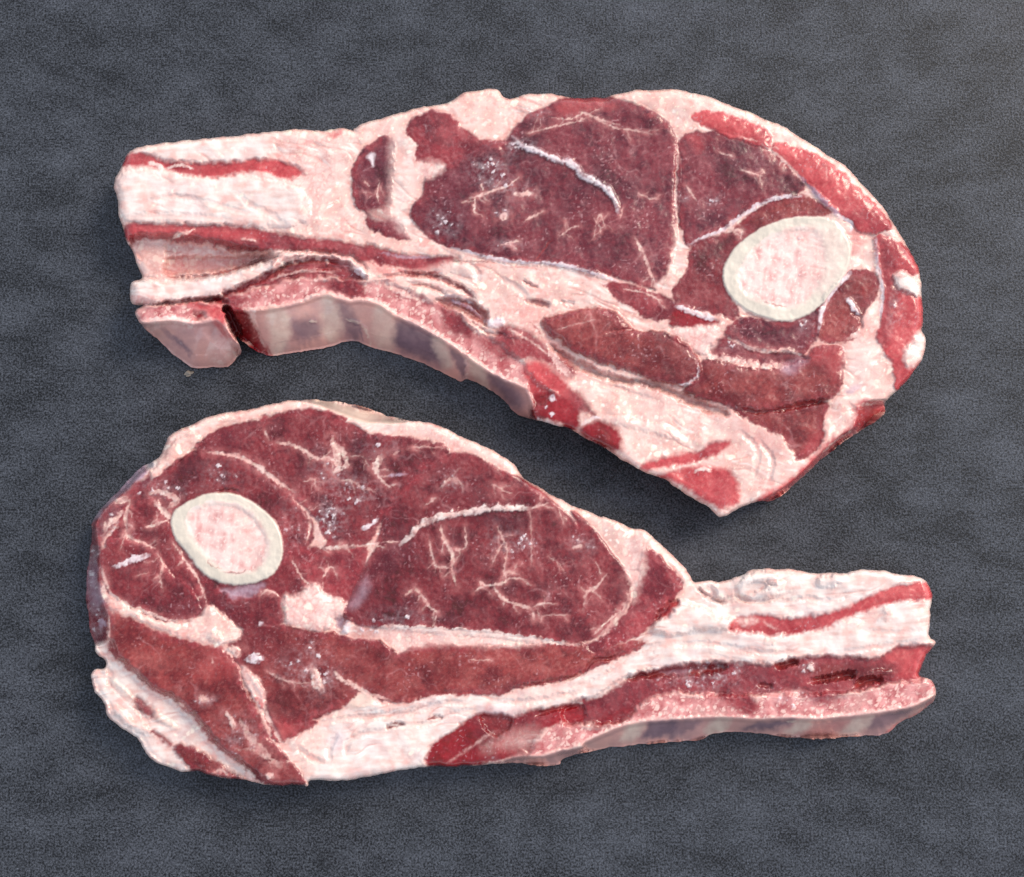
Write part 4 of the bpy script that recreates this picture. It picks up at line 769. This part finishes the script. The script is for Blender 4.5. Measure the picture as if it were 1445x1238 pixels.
# muscles of the cut face
L += [R('muscle', 'wine', 'B1 300,560 440,460 620,330 900,360 1150,560 1230,720 1200,800 1120,830 1180,960 1220,1010 1200,1050 1090,1060 B4 1090,190 1000,240 900,268 800,200 700,110 640,180 560,200 400,165 240,85 170,0 B1 150,960 150,860 200,760 260,680', label='dark meat between the muscles round the bone'),
 R('muscle', 'wine', '''B1 660,270 720,225 800,195 900,170 1000,145 1130,115 1250,105 1330,125 1400,150 B2 60,140 200,195 260,230 350,240 470,250 580,275 655,305 600,360 500,440 420,520 340,630 295,690 265,765 200,790 90,805 20,800
  B1 1320,780 1290,740 1275,690 1235,640 1180,570 1120,520 1020,450 930,380 830,335 700,310 640,300''', bulge=2, label='upper muscle under the fat cap'),
 LN('fat', 'B1 1050,270 1120,280 1190,310 1240,345 1340,365', 3), LN('fat', 'B1 1330,240 1350,310 1370,380 1340,430', 4, alpha=0.75), LN('fat', 'B1 990,210 1010,260', 1.5, alpha=0.6), LN('fat', 'B2 60,260 110,310 140,380 80,420', 4, alpha=0.75), LN('fat', 'B2 0,350 60,350 100,400', 2), LN('fat', 'B2 320,340 290,390 300,430', 5), LN('fat', 'B2 270,400 330,470 370,500', 2), LN('fat', 'B2 380,330 410,310', 3), LN('fat', 'B2 460,300 540,290 640,300', 1.2, alpha=0.7), LN('veil', 'B2 350,440 450,430', 1.5), LN('fat', 'B2 100,460 180,470 240,520', 2.4, alpha=0.5), LN('fat', 'B2 160,340 220,340 260,400', 1.6, alpha=0.5), LN('fat', 'B1 1180,470 1240,460 1250,500', 2, alpha=0.6), ('frost', 465, 733, 22, 26, 1.0), ('frost', 500, 690, 40, 26, 0.5), ('frost', 530, 630, 30, 16, 0.35), ('frost', 460, 665, 26, 24, 0.35), LN('sinew', 'B2 220,710 250,700 300,660', 3, dz=2),
 R(None, 'dark', 'B1 700,260 800,200 900,180 900,230 800,280 700,300', soft=12, alpha=0.5),
 R('muscle', 'wine', 'B1 440,460 530,380 620,322 700,318 830,342 930,390 1010,450 1100,520 1160,590 1200,680 1210,730 1185,790 1110,815 1060,900 900,980 700,960 520,700 540,580 460,540 400,520', bulge=2, label='muscle curving round the top of the bone'), LN('fat', 'B1 690,318 800,330 880,350 960,400 1040,460 1140,525', 2.6, dz=-1), LN('fat', 'B1 900,355 960,395 1040,450', 3.2, dz=1), ('frost', 225, 690, 40, 14, 0.5), ('frost', 310, 670, 40, 20, 0.35), ('frost', 410, 745, 16, 40, 0.4), LN('fat', 'B1 400,530 460,520 540,560 500,600', 4, alpha=0.7), LN('fat', 'B1 1140,560 1200,620 1220,700 1200,780', 2, alpha=0.8), R(None, 'red', 'B1 1080,640 1110,700 1090,800 1070,760', soft=8, alpha=0.4),
 R('muscle', 'wine', 'B1 290,700 300,620 370,560 430,562 460,640 510,690 540,800 590,890 640,960 690,1080 680,1140 645,1140 620,1050 560,960 480,870 430,800 360,770 300,740', bulge=2, label='muscle between the bone and the round muscle'), LN('fat', 'B1 380,700 430,690 500,660', 2.6), LN('fat', 'B1 430,570 470,620 520,660', 4), LN('fat', 'B1 520,780 570,850 600,900 640,950 680,1040 695,1100', 2.2),
 R('muscle', 'wine', 'B1 150,845 200,772 270,762 350,785 430,815 465,870 505,940 600,1000 645,1080 645,1150 580,1185 460,1160 350,1110 250,1070 190,1010 168,950', bulge=3, label='round muscle at the left edge'), LN('fat', 'B1 290,700 280,740 350,775 430,810', 2.4), LN('sinew', 'B1 220,905 300,870 400,845', 4.5, dz=2, part='sinew', label='white sinew in the round left muscle'), LN('fat', 'B1 440,830 470,900 455,960 470,1030', 1.6, alpha=0.8), LN('fat', 'B1 250,760 280,730 250,820', 1.2, alpha=0.6), LN('fat', 'B1 400,930 330,950', 1.2, alpha=0.5), LN('fat', 'B1 160,920 190,1010 250,1080 400,1140 520,1180 620,1170', 2.4, dz=1), LN('fat', 'B1 300,560 280,640 280,720', 3),
 R('muscle', 'wine', 'B4 670,-20 740,30 820,75 930,85 1000,50 1060,80 1095,150 1092,200 1000,232 900,268 850,212 780,152 720,120 690,60', bulge=2, label='dark muscle below the bone'), R(None, 'veil', 'B4 770,45 830,35 930,20 985,25 930,70 840,85', soft=4, alpha=0.8), LN('fat', 'B4 960,75 1000,50 1060,70', 2.4), LN('sinew', 'B4 955,230 980,215', 2.4),
 R('muscle', 'wine', 'B1 1010,960 1060,900 1110,880 1150,930 1210,1000 1205,1050 1100,1045 1010,1000', label='small muscle right of the bone'), R('muscle', 'mid', 'B1 1110,830 1200,812 1300,812 1420,812 B2 240,808 235,880 205,990 170,1070 110,1095 50,1080 0,1040 -40,1040 -80,990 -120,900 -170,850 -200,840', label='red muscle left of the large muscle'), LN('fat', 'B2 20,960 50,910 80,910', 2.4), LN('fat', 'B2 20,980 20,1040', 1.4), LN('fat', 'B1 1130,870 1180,960 1230,1000', 2.2), LN('fat', 'B2 0,800 60,808 150,800 240,795', 3), LN('slot', 'B2 80,1020 150,1010', 0.8, alpha=0.5),
 R(None, 'pink', 'B4 1090,80 1160,70 1220,20 1260,20 1300,70 1400,110 1400,170 1340,190 1330,240 1250,255 1140,245 1090,190', soft=4, bulge=5, dz=1), LN('sinew', 'B4 1420,180 1405,230 1395,275', 4.5, dz=6, part='sinew', label='cut end of a white vessel'), R(None, 'veil', 'B4 1350,190 1395,185 1385,240 1355,235', soft=3, alpha=0.9, dz=-4),
 R('muscle', 'wine', '''B2 650,338 720,328 810,348 920,410 1040,462 1150,540 1220,600 1330,690 B3 20,195 60,225 120,285 180,370 232,430 243,480 218,560 168,620 100,668 0,690
  B5 1330,300 1150,278 950,252 740,240 600,232 430,235 300,215 240,180 B2 150,1105 180,1035 235,920 300,790 330,660 400,560 500,440''', warp=1.8, bulge=3, label='largest marbled muscle of the lower chop'),
 R(None, 'dark', 'B2 320,780 420,790 420,860 300,960 210,1060 170,1090 210,980', soft=10, alpha=0.6), R(None, 'veil', 'B2 150,1105 200,1030 240,960 250,1020 200,1100', soft=7, alpha=0.45),
 LN('white', 'B2 415,790 470,740 520,690 600,655 700,630 800,620 900,605 1000,605 1080,605', 4.6, dz=5, part='sinew', soft=1.3, label='thick white sinew across the marbled muscle'), LN('fat', 'B2 1080,605 1130,590 1172,575', 2), LN('fat', 'B2 320,775 410,775', 1.3), LN('fat', 'B2 240,880 270,820 310,775', 2.2),
 LN('fat', 'B2 625,690 630,740 660,800 685,850 680,920 700,1000', 2.8, alpha=0.75), LN('fat', 'B2 745,700 750,790 720,815 690,815', 2.2, alpha=0.75), LN('fat', 'B2 560,760 580,850 600,900 680,910', 1.9, alpha=0.7), LN('fat', 'B2 490,1010 530,1060 570,1110 610,1140', 2.8, alpha=0.8), LN('fat', 'B2 600,1150 580,1210', 2), LN('fat', 'B2 910,700 940,760 960,820 950,880 940,980', 1.9, alpha=0.6), LN('fat', 'B2 790,1030 850,1000 930,990 980,960 1060,970', 2.4, alpha=0.75), LN('fat', 'B2 900,1020 930,1060 1000,1090 1080,1120 1100,1170', 3, alpha=0.75), LN('fat', 'B2 1080,1110 1150,1090 1210,1090', 1.4, alpha=0.7), LN('fat', 'B2 950,980 960,930 1020,945', 2, alpha=0.7), LN('fat', 'B2 820,980 850,1000', 2), LN('fat', 'B2 880,890 900,850 940,780', 1.6, alpha=0.6), LN('fat', 'B2 1170,850 1230,890 1250,930', 1.2, alpha=0.5), LN('fat', 'B2 1075,610 1085,760 1085,900', 0.8, alpha=0.4), LN('fat', 'B2 1220,600 1250,690', 0.9, alpha=0.5),
 LN('fat', 'B3 220,555 150,610 100,660', 2), LN('fat', 'B3 60,560 75,500 110,480 150,430', 2.6, alpha=0.7), LN('fat', 'B3 110,380 130,430', 1.2, alpha=0.6), LN('fat', 'B3 20,330 60,320', 3, alpha=0.6), ('frost', 640, 680, 26, 14, 0.55), ('frost', 735, 765, 26, 18, 0.5), ('frost', 822, 768, 22, 14, 0.5), ('frost', 570, 870, 50, 14, 0.4), ('frost', 700, 760, 20, 30, 0.3), LN('fat', 'B2 880,480 940,510 985,530', 2, alpha=0.6), LN('fat', 'B2 620,500 680,450 740,490', 2.6, alpha=0.45), LN('fat', 'B2 540,590 600,550', 2, alpha=0.5), LN('fat', 'B2 440,1050 480,1020', 2, alpha=0.6), LN('fat', 'B2 1130,1190 1150,1150 1280,1150', 1.4, alpha=0.6),
 LN('fat', 'B3 232,440 245,500 210,580 120,680', 5, alpha=0.45), R('muscle', 'mid', 'B3 285,340 340,360 400,420 430,470 400,520 350,580 290,640 200,685 100,722 0,730 0,705 110,690 180,632 240,562 270,460', bulge=2, label='reddish muscle at the right tip'), R(None, 'pink', 'B3 225,300 290,300 300,360 285,450 250,540 245,470 220,400', soft=5, alpha=0.8),
 R('muscle', 'brown', '''B4 815,305 900,268 980,238 1080,230 1200,262 1330,272 1445,300 B5 100,262 250,292 390,305 450,335 520,375 640,330 900,335 1200,330 1445,325 B3 100,730 230,690 290,688 240,720 150,760 0,820
  B5 1300,512 1150,532 1040,570 900,575 720,572 560,612 480,610 380,572 320,545 250,620 100,690 0,735 -40,730 B4 1250,720 1180,760 1100,800 1050,810 1000,700 960,600 900,530 870,430 820,360''', bulge=3, label='long muscle across the lower cut face'),
 R(None, 'wine', 'B4 820,310 980,245 1100,300 1200,380 1330,420 1300,480 1100,450 900,430', soft=14, alpha=0.6), R(None, 'red', 'B4 1020,720 1150,720 1180,755 1100,800 1060,800', soft=10, alpha=0.5), LN('white', 'B5 410,240 500,235 640,245 750,255 900,262 1100,285 1300,310 1430,328', 4, dz=3, part='sinew', label='pale sinew below the marbled muscle'), R(None, 'pink', 'B5 400,280 470,250 600,260 900,280 1150,300 1250,325 1000,335 760,325 640,330 560,350 520,350 450,300', soft=5, alpha=0.75), R(None, 'slot', 'B5 300,225 400,250 390,290 290,280', soft=5, alpha=0.5), ('frost', 518, 890, 24, 8, 0.8), ('frost', 450, 958, 26, 20, 1.0), ('frost', 440, 920, 30, 14, 0.5), LN('fat', 'B4 1230,440 1250,500 1280,560', 7, dz=3, alpha=0.9), LN('sinew', 'B4 890,400 980,395', 6, dz=3), LN('fat', 'B4 1000,460 1100,510 1220,520', 2, alpha=0.6), LN('fat', 'B5 190,460 220,500 300,540 360,570 480,610', 2.8, dz=1), LN('fat', 'B5 870,400 1000,405', 1, alpha=0.6), ('frost', 410, 945, 26, 16, 0.5),
 LN('slot', 'B5 660,565 760,568 900,572', 1, alpha=0.5, dz=-2),
 R('muscle', 'brown', 'B4 210,170 300,190 400,240 520,290 700,330 780,360 850,440 880,560 930,620 960,700 1010,800 1080,880 1150,960 1190,1020 1150,1045 1020,1040 940,985 820,895 740,835 680,755 600,665 500,585 400,535 300,445 222,375 195,290', soft=2, bulge=3, label='long muscle at the lower left'), R(None, 'red', 'B4 640,440 760,350 820,420 800,480 700,470', soft=18, alpha=0.35), LN('fat', 'B4 870,440 900,500 950,580 990,660 1040,770 1090,850', 2.8, dz=-2), R('fat', 'pink', 'B4 870,440 930,480 985,560 980,640 940,620 900,540', soft=4, dz=3, label='pink nub between the lower muscles'), LN('red', 'B4 935,590 970,620 975,660', 3.4, alpha=0.7, dz=2), LN('slot', 'B4 905,560 930,610', 1.6, dz=-4), LN('fat', 'B4 790,670 820,710 830,750', 3.6, dz=2), LN('fat', 'B4 860,700 940,830 1070,950', 4.5, alpha=0.5), LN('fat', 'B4 840,860 930,860 1040,940', 3, alpha=0.45), ('frost', 290, 988, 16, 8, 0.9), ('frost', 340, 1040, 40, 30, 0.4), LN('fat', 'B4 650,590 700,610', 4, alpha=0.7), LN('fat', 'B4 540,620 580,640', 2), LN('fat', 'B4 1000,985 1030,1000', 4), LN('fat', 'B4 800,340 830,360 860,380', 7, dz=3), LN('fat', 'B4 720,400 725,420', 2),
 R(None, 'fat', 'B4 200,150 300,180 420,230 560,280 720,330 790,320 870,270 820,210 740,150 690,130 660,180 560,210 420,200 320,150 240,100', soft=3, dz=1, bulge=3), LN('fat', 'B4 160,0 180,90 230,140', 3.6, dz=1), LN('fat', 'B4 195,180 190,320', 3, alpha=0.8), LN('fat', 'B4 700,270 740,290 770,280', 7, dz=5),
 R('bone', 'bone', 'B1 780,525 860,540 950,590 1020,650 1065,720 1080,810 1065,890 1020,950 930,985 830,995 730,970 650,910 590,830 540,770 512,690 520,630 580,580 680,535', soft=1.6, warp=0.9, dz=3, dw=2, label='round sawn arm bone ring'),
 R('marrow', 'marrow', 'B1 600,650 640,610 720,580 820,590 900,620 960,690 1000,770 1000,850 950,910 880,932 800,932 720,880 650,800 600,720', soft=4, warp=2, dz=-2, dw=6, parent='bone', label='pink streaked marrow of the lower bone'), LN('white', 'B1 600,720 590,650 640,602 720,575 820,582 905,618 965,690 1005,770 1003,850', 2.2, dz=1, alpha=0.75), R(None, 'fat', 'B1 800,590 900,620 960,700 990,800 920,880 840,800 860,700', soft=12, alpha=0.5), LN('mid', 'B1 780,930 860,935 900,915', 1, alpha=0.7), LN('slot', 'B1 700,865 705,885 730,905 770,912', 0.7, alpha=0.8), LN('mid', 'B1 740,525 800,515 860,525', 1.4, alpha=0.8, dz=-4)]

GRP = 'raw lamb shoulder chops'
build_chop('lamb_chop', 'upper raw lamb chop with its rib end to the left and a notched rib piece', GRP, UP)
build_chop('lamb_chop', 'lower raw lamb chop with its rib end to the right and a bluish fat flap', GRP, LO)

# ------------------------------------------------------------------ a crumb on the counter
def crumb():
    import bmesh
    p = unproject(np.array([267.0]), np.array([528.0]), np.array([0.0]))[0]
    bm = bmesh.new()
    bmesh.ops.create_icosphere(bm, subdivisions=3, radius=1.0)
    for v in bm.verts:
        n = fbm(np.array([v.co.x * 3 + 5]), np.array([v.co.y * 3 + v.co.z * 2]), 2.0, 2, 300)[0]
        v.co = Vector((v.co.x * 0.0019, v.co.y * 0.0010, v.co.z * 0.0005 + 0.0004)) * (1 + 0.7 * n)
    me = bpy.data.meshes.new('crumb'); bm.to_mesh(me); bm.free()
    for f in me.polygons: f.use_smooth = True
    m = bpy.data.materials.new('dry_crumb'); m.use_nodes = True
    nt = m.node_tree
    tc = nd(nt, 'ShaderNodeTexCoord').outputs['Object']
    n = noise_node(nt, tc, 1500)
    nt.links.new(mixc(nt, n.outputs['Fac'], (0.10, 0.085, 0.07), (0.26, 0.22, 0.18)), nt.nodes['Principled BSDF'].inputs['Base Color'])
    me.materials.append(m)
    o = bpy.data.objects.new('crumb', me); COL.objects.link(o)
    o.location = p; o.rotation_euler = (0, 0, 0.3)
    o['label'] = 'tiny grey brown crumb on the counter below the small rib piece'; o['category'] = 'crumb'
crumb()
